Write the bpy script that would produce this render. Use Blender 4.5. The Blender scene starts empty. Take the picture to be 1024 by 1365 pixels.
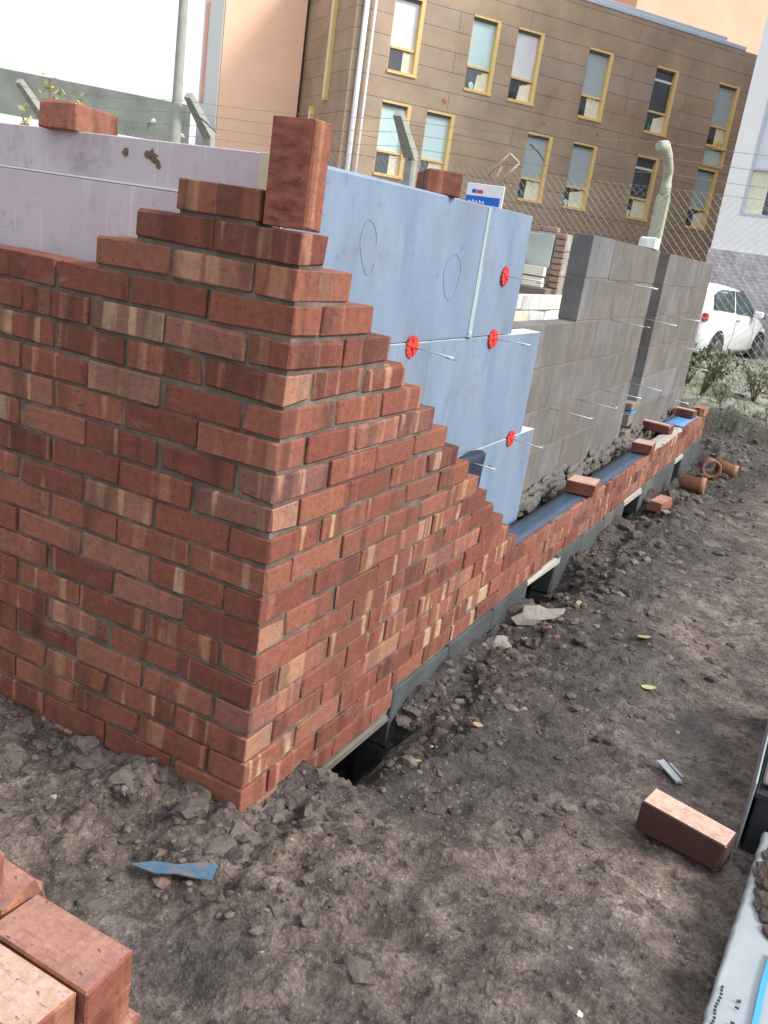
import bpy, math, random
import numpy as np
from mathutils import Vector, Matrix, noise
random.seed(7)
S = bpy.context.scene
COL = S.collection
R = random.uniform
TOPH = .0717          # brick course height
def lerp(a, b, t): return a + (b - a) * t
def sstep(a, b, x):
    t = min(1, max(0, (x - a) / (b - a))); return t * t * (3 - 2 * t)

# ------------------------------------------------------------------ materials
class NT:
    def __init__(self, name, rough=.8):
        self.m = bpy.data.materials.new(name); self.m.use_nodes = True
        self.t = self.m.node_tree; self.n = self.t.nodes; self.l = self.t.links
        self.b = self.n['Principled BSDF']; self.b.inputs['Roughness'].default_value = rough
    def node(self, typ, **kw):
        n = self.n.new(typ)
        for k, v in kw.items():
            if k.startswith('_'): setattr(n, k[1:], v)
            else: n.inputs[k.replace('__', ' ')].default_value = v
        return n
    def link(self, a, b): self.l.new(a, b)
    def coord(self, kind='Object', scale=(1, 1, 1), rot=(0, 0, 0)):
        c = self.n.new('ShaderNodeTexCoord'); m = self.n.new('ShaderNodeMapping')
        m.inputs['Scale'].default_value = scale; m.inputs['Rotation'].default_value = rot
        self.link(c.outputs[kind], m.inputs['Vector']); return m.outputs[0]
    def noise(self, vec, scale=5, detail=4, rough=.55, dist=0):
        n = self.node('ShaderNodeTexNoise', Scale=scale, Detail=detail, Roughness=rough, Distortion=dist)
        if vec is not None: self.link(vec, n.inputs['Vector'])
        return n.outputs['Fac']
    def ramp(self, fac, stops, mode='LINEAR'):
        r = self.n.new('ShaderNodeValToRGB'); r.color_ramp.interpolation = mode
        e = r.color_ramp.elements
        while len(e) < len(stops): e.new(.5)
        for i, (p, c) in enumerate(stops):
            e[i].position = p; e[i].color = (c if hasattr(c, '__len__') else (c, c, c)) + (1,) if hasattr(c, '__len__') else (c, c, c, 1)
        self.link(fac, r.inputs[0]); return r.outputs[0]
    def mix(self, fac, a, b, mode='MIX'):
        n = self.n.new('ShaderNodeMix'); n.data_type = 'RGBA'; n.blend_type = mode
        for sock, v in ((n.inputs[0], fac), (n.inputs[6], a), (n.inputs[7], b)):
            if isinstance(v, bpy.types.NodeSocket): self.link(v, sock)
            elif hasattr(v, '__len__'): sock.default_value = tuple(v) + (1,)
            else: sock.default_value = v
        return n.outputs[2]
    def math(self, op, a, b=0.):
        n = self.n.new('ShaderNodeMath'); n.operation = op
        for i, v in enumerate((a, b)):
            if isinstance(v, bpy.types.NodeSocket): self.link(v, n.inputs[i])
            else: n.inputs[i].default_value = v
        return n.outputs[0]
    def bump(self, h, strength=.5, dist=.01):
        n = self.node('ShaderNodeBump', Strength=strength, Distance=dist)
        self.link(h, n.inputs['Height']); self.link(n.outputs[0], self.b.inputs['Normal'])
    def base(self, c):
        if isinstance(c, bpy.types.NodeSocket): self.link(c, self.b.inputs['Base Color'])
        else: self.b.inputs['Base Color'].default_value = tuple(c) + (1,)
        return self.m

def mat_simple(name, c, rough=.7, var=.25, sc=20, bump=.2, bd=.004, metal=0):
    m = NT(name, rough); v = m.coord()
    f = m.noise(v, sc, 5)
    m.base(m.mix(f, [x * (1 - var) for x in c], [min(1, x * (1 + var)) for x in c]))
    m.b.inputs['Metallic'].default_value = metal
    if bump: m.bump(m.noise(v, sc * 4, 5), bump, bd)
    return m.m

def mat_brick(name, dark=0.):
    m = NT(name, .86)
    uv = m.n.new('ShaderNodeUVMap'); uv.uv_map = 'UVMap'
    at = m.n.new('ShaderNodeAttribute'); at.attribute_name = 'rnd'
    sp = m.n.new('ShaderNodeSeparateXYZ'); m.link(uv.outputs[0], sp.inputs[0])
    r = at.outputs['Fac']
    def comb(sx, sy, off):
        c = m.n.new('ShaderNodeCombineXYZ')
        m.link(m.math('ADD', m.math('MULTIPLY', sp.outputs[0], sx), m.math('MULTIPLY', r, off)), c.inputs[0])
        m.link(m.math('MULTIPLY', sp.outputs[1], sy), c.inputs[1])
        m.link(m.math('MULTIPLY', r, off * 1.7), c.inputs[2]); return c.outputs[0]
    # body tone per brick
    r2 = m.math('FRACT', m.math('MULTIPLY', r, 17.31))
    r3 = m.math('FRACT', m.math('MULTIPLY', r, 53.7))
    body = m.ramp(r2, [(0, (.150, .045, .031)), (.22, (.190, .057, .036)), (.5, (.222, .071, .043)), (.78, (.255, .092, .056)), (.90, (.275, .115, .078)), (.955, (.200, .080, .064)), (1, (.32, .17, .115))])
    # vertical kiss-mark bands: stretched noise along the length
    band = m.noise(comb(19, 1.5, 91), 1.0, 2.5, .5, .3)
    thr = m.math('ADD', .505, m.math('MULTIPLY', r3, .14))
    bm = m.math('MULTIPLY', m.math('SUBTRACT', band, thr), 17)
    bmc = m.n.new('ShaderNodeClamp'); m.link(bm, bmc.inputs[0])
    bandcol = m.ramp(m.math('FRACT', m.math('MULTIPLY', r, 7.77)), [(0, (.31, .125, .073)), (.5, (.37, .18, .105)), (.8, (.44, .27, .165)), (1, (.50, .37, .24))])
    c = m.mix(m.math('MULTIPLY', bmc.outputs[0], .78), body, bandcol)
    # darker bands
    db = m.ramp(m.noise(comb(11, .9, 57), 1.0, 2.5, .5), [(.36, .60), (.47, 1.)])
    c = m.mix(1., c, db, 'MULTIPLY')
    # mottling, dust, smears
    o = m.coord()
    mot = m.ramp(m.noise(o, 45, 6, .65), [(.25, .66), (.5, 1.), (.8, 1.28)])
    c = m.mix(1., c, mot, 'MULTIPLY')
    sme = m.ramp(m.noise(m.coord(scale=(1, 1, 2.2)), 6.5, 6, .7), [(.60, 0.), (.72, .42)])
    c = m.mix(sme, c, (.27, .225, .185))
    c = m.mix(m.ramp(m.noise(m.coord(scale=(1, 1, .5)), 2.1, 4, .6), [(.5, 0.), (.72, .35)]), c, (.13, .055, .042))
    pit = m.ramp(m.noise(o, 120, 3, .6), [(.29, .35), (.36, 1.)])
    c = m.mix(1., c, pit, 'MULTIPLY')
    h = m.math('ADD', m.math('MULTIPLY', m.noise(o, 60, 6, .7), 1.), m.math('MULTIPLY', pit, .35))
    h = m.math('ADD', h, m.math('MULTIPLY', m.noise(o, 300, 3, .6), .35))
    m.bump(h, .8, .0042)
    return m.base(c)

M = {}
M['brick'] = mat_brick('brick')
# pale frogless top faces use the same brick clay; frogged/rough bed brick for loose ones
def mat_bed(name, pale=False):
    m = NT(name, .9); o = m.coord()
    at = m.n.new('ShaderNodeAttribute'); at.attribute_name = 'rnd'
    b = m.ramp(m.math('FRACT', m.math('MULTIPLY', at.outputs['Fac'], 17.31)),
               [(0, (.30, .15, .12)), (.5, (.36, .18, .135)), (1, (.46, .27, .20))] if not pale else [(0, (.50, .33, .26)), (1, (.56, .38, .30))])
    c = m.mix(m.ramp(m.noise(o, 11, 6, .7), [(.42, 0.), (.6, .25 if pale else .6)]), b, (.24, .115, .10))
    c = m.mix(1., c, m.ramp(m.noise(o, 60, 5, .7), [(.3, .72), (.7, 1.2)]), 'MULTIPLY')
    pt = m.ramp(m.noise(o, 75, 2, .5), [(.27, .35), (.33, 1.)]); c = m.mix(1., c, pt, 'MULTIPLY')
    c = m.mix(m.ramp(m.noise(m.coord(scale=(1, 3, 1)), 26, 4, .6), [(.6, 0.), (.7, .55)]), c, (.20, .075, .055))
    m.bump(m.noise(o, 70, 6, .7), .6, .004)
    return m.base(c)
M['shaded_brick'] = mat_simple('painted_shade_brick', (.060, .027, .020), .9, .4, 25, .7, .004)  # shade on the loose brick's sides, painted as a near-black clay colour
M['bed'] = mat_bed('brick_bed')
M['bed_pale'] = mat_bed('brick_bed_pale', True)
def mat_mortar():
    m = NT('mortar', .95); o = m.coord()
    c = m.ramp(m.noise(o, 9, 6, .65), [(.3, (.062, .050, .040)), (.5, (.13, .108, .088)), (.7, (.25, .215, .175))])
    m.bump(m.noise(o, 90, 6, .7), .9, .005); return m.base(c)
M['mortar'] = mat_mortar()
def mat_block(name, stops, sc=3., bump=.5):
    m = NT(name, .92); o = m.coord()
    at = m.n.new('ShaderNodeAttribute'); at.attribute_name = 'rnd'
    c = m.ramp(m.math('FRACT', m.math('MULTIPLY', at.outputs['Fac'], 17.31)), stops)
    mot = m.ramp(m.noise(m.coord(scale=(1.5, 1.5, 1)), sc, 6, .65), [(.3, .74), (.5, 1.), (.72, 1.45)])
    c = m.mix(1., c, mot, 'MULTIPLY')
    m.bump(m.math('ADD', m.noise(o, 160, 4, .7), m.math('MULTIPLY', m.noise(o, 30, 4, .6), .6)), bump, .004)
    return m.base(c)
M['block'] = mat_block('dense_block', [(0, (.132, .118, .104)), (.4, (.140, .128, .116)), (.8, (.142, .138, .136)), (1, (.165, .166, .172))])
M['pale_block'] = mat_block('pale_block', [(0, (.50, .54, .52)), (.5, (.64, .68, .67)), (1, (.60, .57, .45))])
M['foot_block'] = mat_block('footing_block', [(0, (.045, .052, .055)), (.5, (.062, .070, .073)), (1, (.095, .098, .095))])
M['concrete'] = mat_simple('lintel_concrete', (.135, .125, .105), .9, .35, 12, .6, .005)
M['pale_concrete'] = mat_simple('pale_concrete', (.34, .33, .29), .9, .3, 12, .6, .005)
M['block_mortar'] = mat_simple('block_mortar', (.21, .165, .135), .95, .4, 10, .8, .006)
def mat_foam(name, c, c2):
    m = NT(name, .62); o = m.coord(scale=(1, 1, .35))
    f = m.noise(o, 5, 5, .6)
    col = m.mix(m.ramp(f, [(.35, 0.), (.7, 1.)]), c, c2)
    col = m.mix(m.ramp(m.noise(m.coord(), 22, 4, .6), [(.60, 0.), (.72, .45)]), col, [x * .6 for x in c])
    col = m.mix(m.ramp(m.noise(m.coord(scale=(1, 1, .12)), 38, 3, .6), [(.60, 0.), (.70, .5)]), col, [min(1, x * 1.45) for x in c])
    col = m.mix(m.ramp(m.noise(m.coord(scale=(1, 1, 1)), 3.1, 6, .75), [(.56, 0.), (.66, .38)]), col, (.20, .18, .17))
    m.bump(m.noise(m.coord(), 130, 4, .6), .25, .002)
    return m.base(col)
M['foam'] = mat_foam('foam_blue_grey', (.145, .205, .29), (.205, .275, .375))
M['foam_lit_lilac'] = mat_foam('foam_lit_lilac', (.49, .425, .46), (.56, .50, .53))  # lilac cast of the warm light, painted into the left boards' colour
M['foam_edge'] = mat_simple('foam_cut_edge', (.74, .77, .75), .8, .06, 40, .2)
M['foam_yellow'] = mat_simple('foam_yellowed_edge', (.55, .50, .36), .8, .1, 40, .2)
M['tape'] = mat_simple('tape', (.34, .40, .43), .5, .12, 12, .1)
M['pencil'] = mat_simple('pencil', (.17, .215, .28), .8, .1, 20, 0)
M['gouge'] = mat_simple('gouge', (.16, .10, .07), .9, .3, 60, .5)
M['red'] = mat_simple('red_plastic', (.62, .045, .04), .6, .3, 30, .05)
M['steel'] = mat_simple('steel', (.62, .64, .66), .35, .08, 30, 0, metal=.7)
M['dpc'] = mat_simple('dpc_membrane', (.035, .062, .105), .42, .4, 14, .4, .004)
M['dpc_light'] = mat_simple('blue_membrane', (.10, .27, .55), .4, .2, 14, .3, .004)
M['black'] = mat_simple('black_plastic', (.02, .022, .03), .5, .3, 20, .2)
M['navy'] = mat_simple('navy_plastic', (.012, .020, .045), .6, .3, 30, .3)
M['post'] = mat_simple('post_concrete', (.34, .36, .32), .9, .25, 9, .6, .006)
M['post_pale'] = mat_simple('post_concrete_pale', (.45, .46, .37), .9, .25, 9, .6, .006)
M['wire'] = mat_simple('wire', (.42, .41, .39), .5, .1, 9, 0, metal=.4)
M['wire_dark'] = mat_simple('rusty_wire', (.10, .085, .08), .8, .1, 9, 0)
M['barb'] = mat_simple('galvanised_wire', (.22, .20, .19), .6, .1, 9, 0)
M['timber_pale'] = mat_simple('pale_timber', (.50, .40, .26), .8, .2, 20, .2)
M['frame'] = mat_simple('ochre_timber', (.76, .53, .22), .6, .15, 14, .1)
M['white_metal'] = mat_simple('white_metal', (.72, .73, .74), .4, .05, 5, 0)
M['render_white'] = mat_simple('white_render', (.86, .87, .88), .9, .05, 2, .2, .003)
def mat_glass(name, c, rough=.08, spec=.8):
    m = NT(name, rough); m.b.inputs['Specular IOR Level'].default_value = spec
    return m.base(m.mix(m.noise(m.coord(), 1.3, 2), [x * .7 for x in c], [x * 1.3 for x in c]))
M['glass'] = mat_glass('dark_glass', (.05, .06, .075))
M['blind'] = mat_simple('pale_blind', (.55, .72, .74), .55, .06, 3, 0)
M['blind_grey'] = mat_simple('grey_blind', (.38, .46, .49), .55, .06, 3, 0)
M['curtain'] = mat_simple('cream_curtain', (.78, .75, .60), .8, .25, 4, 0)
M['sky_glass'] = mat_glass('sky_reflecting_glass', (.72, .74, .78), .1)  # bright sky reflection painted into the pane colour
M['leaf_yellow'] = mat_simple('yellow_leaf', (.36, .27, .12), .7, .3, 60, .2)
M['leaf_green'] = mat_simple('weed_leaf', (.12, .14, .065), .7, .4, 10, 0)
M['leaf_pale'] = mat_simple('pale_leaf', (.42, .42, .20), .7, .3, 10, 0)
M['stem'] = mat_simple('twig', (.16, .11, .07), .8, .2, 10, 0)
M['clay'] = mat_simple('clay_pipe', (.30, .145, .09), .8, .4, 14, .3)
M['stone'] = mat_simple('stone', (.105, .088, .076), .9, .4, 16, .8, .012)
M['stone_pale'] = mat_simple('pale_stone', (.24, .215, .19), .9, .3, 16, .8, .012)

def mat_soil():
    m = NT('soil', .93); g = m.n.new('ShaderNodeNewGeometry'); P = g.outputs['Position']
    n1 = m.noise(P, 1.6, 6, .6); n2 = m.noise(P, 9, 7, .65); n3 = m.noise(P, 55, 6, .7)
    c = m.ramp(n2, [(.28, (.050, .037, .031)), (.42, (.135, .100, .083)), (.55, (.23, .176, .148)), (.72, (.37, .295, .258))])
    grey = m.ramp(n2, [(.3, (.042, .039, .038)), (.55, (.110, .100, .095)), (.72, (.23, .21, .20))])
    c = m.mix(m.ramp(n1, [(.48, 0.), (.62, .75)]), c, grey)
    c = m.mix(m.ramp(m.noise(P, 3.3, 5, .6), [(.56, 0.), (.66, .6)]), c, (.29, .205, .17))
    dk = m.n.new('ShaderNodeAttribute'); dk.attribute_name = 'dark_soil'
    c = m.mix(m.math('MULTIPLY', dk.outputs['Fac'], .8), c, m.ramp(n2, [(.3, (.022, .020, .020)), (.5, (.045, .040, .038)), (.72, (.095, .080, .072))]))
    vc = m.node('ShaderNodeTexVoronoi', Scale=34., Randomness=1.); vc.feature = 'F1'
    dv = m.n.new('ShaderNodeVectorMath'); dv.operation = 'ADD'; nv = m.node('ShaderNodeTexNoise', Scale=20., Detail=4.); m.link(P, nv.inputs['Vector'])
    sc_ = m.n.new('ShaderNodeVectorMath'); sc_.operation = 'SCALE'; m.link(nv.outputs['Color'], sc_.inputs[0]); sc_.inputs[3].default_value = .022
    m.link(P, dv.inputs[0]); m.link(sc_.outputs[0], dv.inputs[1]); m.link(dv.outputs[0], vc.inputs['Vector'])
    vc2 = m.node('ShaderNodeTexVoronoi', Scale=110., Randomness=1.); m.link(dv.outputs[0], vc2.inputs['Vector'])
    c = m.mix(1., c, m.ramp(n3, [(.28, .5), (.5, 1.), (.72, 1.4)]), 'MULTIPLY')
    crk = m.ramp(m.noise(P, 24, 5, .62), [(.37, .45), (.45, 1.)])
    c = m.mix(1., c, crk, 'MULTIPLY')
    c = m.mix(1., c, m.ramp(vc2.outputs['Distance'], [(.1, 1.12), (.6, .72)]), 'MULTIPLY')
    vo = m.node('ShaderNodeTexVoronoi', Scale=60.); m.link(P, vo.inputs['Vector'])
    vr = m.n.new('ShaderNodeSeparateColor'); m.link(vo.outputs['Color'], vr.inputs[0])
    gm = m.math('MULTIPLY', m.math('GREATER_THAN', vr.outputs[0], .90), m.math('LESS_THAN', vo.outputs['Distance'], .22))
    c = m.mix(m.math('MULTIPLY', gm, .5), c, (.26, .24, .22))
    # far verge turns to rough grass and gravel
    sp = m.n.new('ShaderNodeSeparateXYZ'); m.link(P, sp.inputs[0])
    yv = m.n.new('ShaderNodeMapRange'); yv.inputs[1].default_value = 7.0; yv.inputs[2].default_value = 7.8; m.link(sp.outputs[1], yv.inputs[0])
    vg = m.ramp(m.noise(P, 2.4, 6, .7, .4), [(.33, (.075, .082, .05)), (.45, (.15, .165, .105)), (.55, (.27, .275, .235)), (.68, (.36, .355, .33))])
    c = m.mix(yv.outputs[0], c, vg)
    rg = m.ramp(n1, [(.35, .97), (.6, .72)])
    m.link(rg, m.b.inputs['Roughness'])
    h = m.math('ADD', m.math('MULTIPLY', n2, 1.), m.math('MULTIPLY', n3, .55))
    h = m.math('ADD', h, m.math('MULTIPLY', m.noise(P, 190, 4, .7), .25))
    h = m.math('SUBTRACT', h, m.math('MULTIPLY', vc.outputs['Distance'], .45))
    h = m.math('SUBTRACT', h, m.math('MULTIPLY', vc2.outputs['Distance'], .22))
    h = m.math('ADD', h, m.math('MULTIPLY', crk, .25))
    m.bump(h, 1., .017)
    return m.base(c)
M['soil'] = mat_soil()
def mat_clod():
    m = NT('clod', .95); g = m.n.new('ShaderNodeNewGeometry')
    at = m.n.new('ShaderNodeAttribute'); at.attribute_name = 'rnd'
    c = m.ramp(at.outputs['Fac'], [(0, (.055, .044, .039)), (.55, (.12, .096, .084)), (.88, (.15, .125, .11)), (.95, (.20, .18, .16)), (.985, (.20, .10, .07)), (1, (.34, .32, .29))])
    c = m.mix(1., c, m.ramp(m.noise(g.outputs['Position'], 60, 5, .7), [(.3, .6), (.7, 1.35)]), 'MULTIPLY')
    m.bump(m.noise(g.outputs['Position'], 120, 5, .7), .8, .008)
    return m.base(c)
M['clod'] = mat_clod()

def mat_copper():
    m = NT('copper_panels', .48); o = m.coord()
    br = m.node('ShaderNodeTexBrick', Scale=1.0, Mortar__Size=.007, Mortar__Smooth=.3, Brick__Width=5.2, Row__Height=.43, Bias=0.)
    br.offset = .37; br.offset_frequency = 2
    c_ = m.n.new('ShaderNodeCombineXYZ'); s = m.n.new('ShaderNodeSeparateXYZ'); m.link(o, s.inputs[0])
    m.link(m.math('ADD', s.outputs[0], s.outputs[1]), c_.inputs[0]); m.link(s.outputs[2], c_.inputs[1]); m.link(c_.outputs[0], br.inputs['Vector'])
    br.inputs['Color1'].default_value = (.375, .272, .185, 1); br.inputs['Color2'].default_value = (.355, .28, .215, 1); br.inputs['Mortar'].default_value = (.13, .095, .075, 1)
    c = m.mix(1., br.outputs['Color'], m.ramp(m.noise(o, .9, 4, .6), [(.3, .78), (.7, 1.25)]), 'MULTIPLY')
    c = m.mix(m.ramp(m.noise(o, 1.7, 3), [(.5, 0.), (.7, .5)]), c, (.42, .275, .19))
    m.b.inputs['Metallic'].default_value = .15
    m.bump(m.math('SUBTRACT', 1., br.outputs['Fac']), .5, .02)
    return m.base(c)
M['pink_brick'] = mat_simple('weathered_pink_brick', (.36, .24, .20), .9, .35, 18, .6, .005)
M['copper'] = mat_copper()
def mat_stonework(name, c1, c2, mc, w, h):
    m = NT(name, .9); o = m.coord()
    br = m.node('ShaderNodeTexBrick', Scale=1.0, Mortar__Size=.012, Mortar__Smooth=.2, Brick__Width=w, Row__Height=h)
    c_ = m.n.new('ShaderNodeCombineXYZ'); s = m.n.new('ShaderNodeSeparateXYZ'); m.link(o, s.inputs[0])
    m.link(m.math('ADD', s.outputs[0], s.outputs[1]), c_.inputs[0]); m.link(s.outputs[2], c_.inputs[1]); m.link(c_.outputs[0], br.inputs['Vector'])
    br.inputs['Color1'].default_value = c1 + (1,); br.inputs['Color2'].default_value = c2 + (1,); br.inputs['Mortar'].default_value = mc + (1,)
    c = m.mix(1., br.outputs['Color'], m.ramp(m.noise(o, 6, 5, .6), [(.3, .7), (.7, 1.3)]), 'MULTIPLY')
    m.bump(m.math('SUBTRACT', 1., br.outputs['Fac']), .6, .015)
    return m.base(c)
M['plinth'] = mat_stonework('plinth_brick', (.44, .40, .43), (.52, .47, .49), (.56, .54, .56), .225, .075)
def mat_salmon(name, c):
    m = NT(name, .9); o = m.coord()
    cc = m.mix(m.ramp(m.noise(o, .5, 5, .6), [(.35, 0.), (.7, 1.)]), c, [min(1, x * 1.18) for x in c])
    m.bump(m.noise(o, 30, 4), .2, .005); return m.base(cc)
M['salmon'] = mat_salmon('salmon_render', (.84, .54, .385))
M['salmon_red'] = mat_salmon('salmon_red_render', (.80, .40, .28))
M['shed'] = mat_simple('grey_green_cladding', (.17, .19, .17), .85, .6, 2.2, .3)
M['roof_white'] = mat_simple('white_capping', (.78, .78, .74), .7, .05, 2, 0)
M['roof_edge'] = mat_simple('zinc_capping', (.50, .56, .64), .45, .08, 2, 0)
M['oldwall'] = mat_stonework('old_wall', (.30, .29, .26), (.40, .41, .39), (.22, .17, .15), .9, .3)
M['car_paint'] = NT('white_car_paint', .25).base((.78, .80, .80)); 
M['car_paint'].node_tree.nodes['Principled BSDF'].inputs['Coat Weight'].default_value = .6
M['car_blue'] = NT('blue_car_paint', .3).base((.05, .16, .22))
M['tyre'] = mat_simple('tyre', (.022, .022, .024), .85, .2, 30, .2)
M['rim'] = mat_simple('rim', (.16, .17, .18), .4, .1, 30, 0, metal=.6)
M['car_glass'] = mat_glass('car_glass', (.03, .055, .06), .06)
M['tail'] = NT('tail_light_red', .3).base((.5, .03, .03))
M['chrome'] = NT('door_handle_metal', .3).base((.35, .35, .36))
M['poly'] = mat_simple('white_polythene', (.29, .32, .345), .35, .12, 9, .35, .006)
M['poly_edge'] = mat_simple('white_polythene_edge', (.56, .60, .63), .4, .1, 9, .2, .004)
M['stripe'] = mat_simple('blue_print', (.045, .30, .68), .4, .1, 9, 0)
M['print'] = mat_simple('black_print', (.06, .07, .09), .6, .1, 9, 0)
M['sign_white'] = mat_simple('sign_white', (.80, .82, .85), .4, .03, 9, 0)
M['sign_blue'] = mat_simple('sign_blue', (.01, .13, .62), .4, .03, 9, 0)
M['hessian'] = mat_simple('brown_mud', (.075, .055, .045), .95, .4, 40, .9, .01)
m_ = NT('blue_scrap', .65); M['scrap_blue'] = m_.base(m_.mix(m_.ramp(m_.noise(m_.coord(scale=(1, 2.5, 1)), 34, 5, .7), [(.44, 0.), (.58, .75)]), (.045, .125, .21), (.17, .14, .12)))
M['scrap_grey'] = mat_simple('grey_scrap', (.30, .33, .34), .4, .3, 24, .2, .003)

# ------------------------------------------------------------------ mesh builder
class MB:
    def __init__(s): s.v = []; s.f = []; s.r = []; s.uv = []; s.mi = []; s.sm = []
    def face(s, idx, r=0., uv=None, mi=0, sm=False):
        s.f.append(tuple(idx)); s.r.append(r); s.uv.append(uv or [(0, 0)] * len(idx)); s.mi.append(mi); s.sm.append(sm)
    def box(s, c, d, rot=None, bev=.003, r=0., jit=0., top=0, uoff=0.):
        """chamfered box centred at c, full size d; rot: Matrix 3x3 or z-angle; top: material index of the +z/-z faces"""
        c = Vector(c); h = Vector(d) * .5
        if rot is None: rot = Matrix.Identity(3)
        elif not isinstance(rot, Matrix): rot = Matrix.Rotation(rot, 3, 'Z')
        b = min(bev, min(h) * .45); o = len(s.v); ids = {}
        for sx in (-1, 1):
            for sy in (-1, 1):
                for sz in (-1, 1):
                    j = Vector((R(-jit, jit), R(-jit, jit), R(-jit, jit))) if jit else Vector()
                    bb = b * (1 + (R(.5, 4.) if jit and random.random() < .22 else 0))
                    for ax in range(3):
                        p = Vector((sx * (h.x - (bb if ax != 0 else 0)), sy * (h.y - (bb if ax != 1 else 0)), sz * (h.z - (bb if ax != 2 else 0)))) + j
                        ids[(sx, sy, sz, ax)] = (len(s.v), p); s.v.append(tuple(c + rot @ p))
        L = 0 if h.x >= h.y else 1
        def add(keys, n):
            ps = [ids[k][1] for k in keys]
            nn = (ps[1] - ps[0]).cross(ps[2] - ps[0])
            if nn.dot(n) < 0: keys = keys[::-1]; ps = ps[::-1]
            a = max(range(3), key=lambda i: abs(n[i]))
            if a == 2: uv = [(p[L] + uoff, p[1 - L]) for p in ps]
            elif a == 1 - L: uv = [(p[L] + uoff, p.z) for p in ps]
            else: uv = [(p[1 - L] + .5 + uoff, p.z) for p in ps]
            s.face([ids[k][0] for k in keys], r, uv, top if a == 2 else 0)
        for ax in range(3):
            for sg in (-1, 1):
                q = [(a, b_) for a, b_ in ((-1, -1), (1, -1), (1, 1), (-1, 1))]
                ks = []
                for a, b_ in q:
                    t = [0, 0, 0]; t[ax] = sg; o2 = [i for i in range(3) if i != ax]; t[o2[0]] = a; t[o2[1]] = b_
                    ks.append((*t, ax))
                n = Vector((0, 0, 0)); n[ax] = sg; add(ks, n)
        for ax in range(3):  # edges parallel to ax
            o1, o2 = [i for i in range(3) if i != ax]
            for a in (-1, 1):
                for b_ in (-1, 1):
                    k = []
                    for e, which in ((-1, o1), (1, o1), (1, o2), (-1, o2)):
                        t = [0, 0, 0]; t[ax] = e; t[o1] = a; t[o2] = b_; k.append((*t, which))
                    n = Vector((0, 0, 0)); n[o1] = a * 1.01; n[o2] = b_; add(k, n)
        for sx in (-1, 1):
            for sy in (-1, 1):
                for sz in (-1, 1): add([(sx, sy, sz, 0), (sx, sy, sz, 1), (sx, sy, sz, 2)], Vector((sx, sy, sz * 1.01)))
        return s
    def sbox(s, lo, hi, **k):
        return s.box([(a + b) / 2 for a, b in zip(lo, hi)], [b - a for a, b in zip(lo, hi)], **k)
    def tube(s, pts, rad, n=6, r=0., cap=True, mi=0, sm=True):
        pts = [Vector(p) for p in pts]; rads = rad if hasattr(rad, '__len__') else [rad] * len(pts)
        rings = []; up = Vector((0, 0, 1))
        for i, p in enumerate(pts):
            d = (pts[min(i + 1, len(pts) - 1)] - pts[max(i - 1, 0)]).normalized()
            a = d.cross(up if abs(d.z) < .95 else Vector((1, 0, 0))).normalized(); b = a.cross(d)
            ring = []
            for k in range(n):
                t = 2 * math.pi * k / n; ring.append(len(s.v)); s.v.append(tuple(p + (a * math.cos(t) + b * math.sin(t)) * rads[i]))
            rings.append(ring)
        for i in range(len(rings) - 1):
            for k in range(n):
                s.face([rings[i][k], rings[i][(k + 1) % n], rings[i + 1][(k + 1) % n], rings[i + 1][k]][::-1], r, mi=mi, sm=sm)
        if cap: s.face(rings[0], r, mi=mi); s.face(rings[-1][::-1], r, mi=mi)
        return s
    def poly(s, pts, r=0., mi=0):
        o = len(s.v); s.v += [tuple(p) for p in pts]; s.face(range(o, o + len(pts)), r, mi=mi); return s
    def prism(s, pts, ext, r=0., sm=False):
        """closed prism: outline pts (3D) extruded by vector ext"""
        o = len(s.v); n = len(pts); e = Vector(ext)
        s.v += [tuple(p) for p in pts] + [tuple(Vector(p) + e) for p in pts]
        s.face(range(o, o + n), r); s.face(list(range(o + n, o + 2 * n))[::-1], r)
        for i in range(n): j = (i + 1) % n; s.face([o + j, o + i, o + n + i, o + n + j], r, sm=sm)
        return s
    def blob(s, c, rad, sub=1, r=0., seed=0., sc=(1, 1, 1), amp=.35):
        import bmesh
        bm = bmesh.new(); bmesh.ops.create_icosphere(bm, subdivisions=sub, radius=1.)
        o = len(s.v)
        for v in bm.verts:
            k = 1 + amp * noise.noise(v.co * 1.3 + Vector((seed, seed * .7, seed * 1.9))) * 2 + (amp * .9 * noise.noise(v.co * 3.1 + Vector((seed * 1.3, 2, seed))) if sub > 1 else 0)
            s.v.append((c[0] + v.co.x * rad * k * sc[0], c[1] + v.co.y * rad * k * sc[1], c[2] + v.co.z * rad * k * sc[2]))
        for f in bm.faces: s.face([o + v.index for v in f.verts], r)
        bm.free(); return s
    def build(s, name, mats, parent=None, recalc=False, loc=None):
        me = bpy.data.meshes.new(name)
        off = Vector(loc) if loc is not None else Vector((0, 0, 0))
        vs = s.v if loc is None else [(v[0] - off.x, v[1] - off.y, v[2] - off.z) for v in s.v]
        me.from_pydata(vs, [], s.f)
        if not isinstance(mats, (list, tuple)): mats = [mats]
        for m in mats: me.materials.append(m)
        nf = len(s.f)
        me.polygons.foreach_set('material_index', s.mi); me.polygons.foreach_set('use_smooth', s.sm)
        a = me.attributes.new('rnd', 'FLOAT', 'FACE'); a.data.foreach_set('value', s.r)
        uv = me.uv_layers.new(name='UVMap')
        flat = [x for f in s.uv for p in f for x in p]; uv.data.foreach_set('uv', flat)
        me.update()
        if recalc:
            import bmesh
            bm = bmesh.new(); bm.from_mesh(me); bmesh.ops.recalc_face_normals(bm, faces=bm.faces); bm.to_mesh(me); bm.free()
        ob = bpy.data.objects.new(name, me); COL.objects.link(ob)
        if parent is not None:
            ob.parent = parent; ob.location = off - parent_loc(parent)
        else: ob.location = off
        return ob
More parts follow.
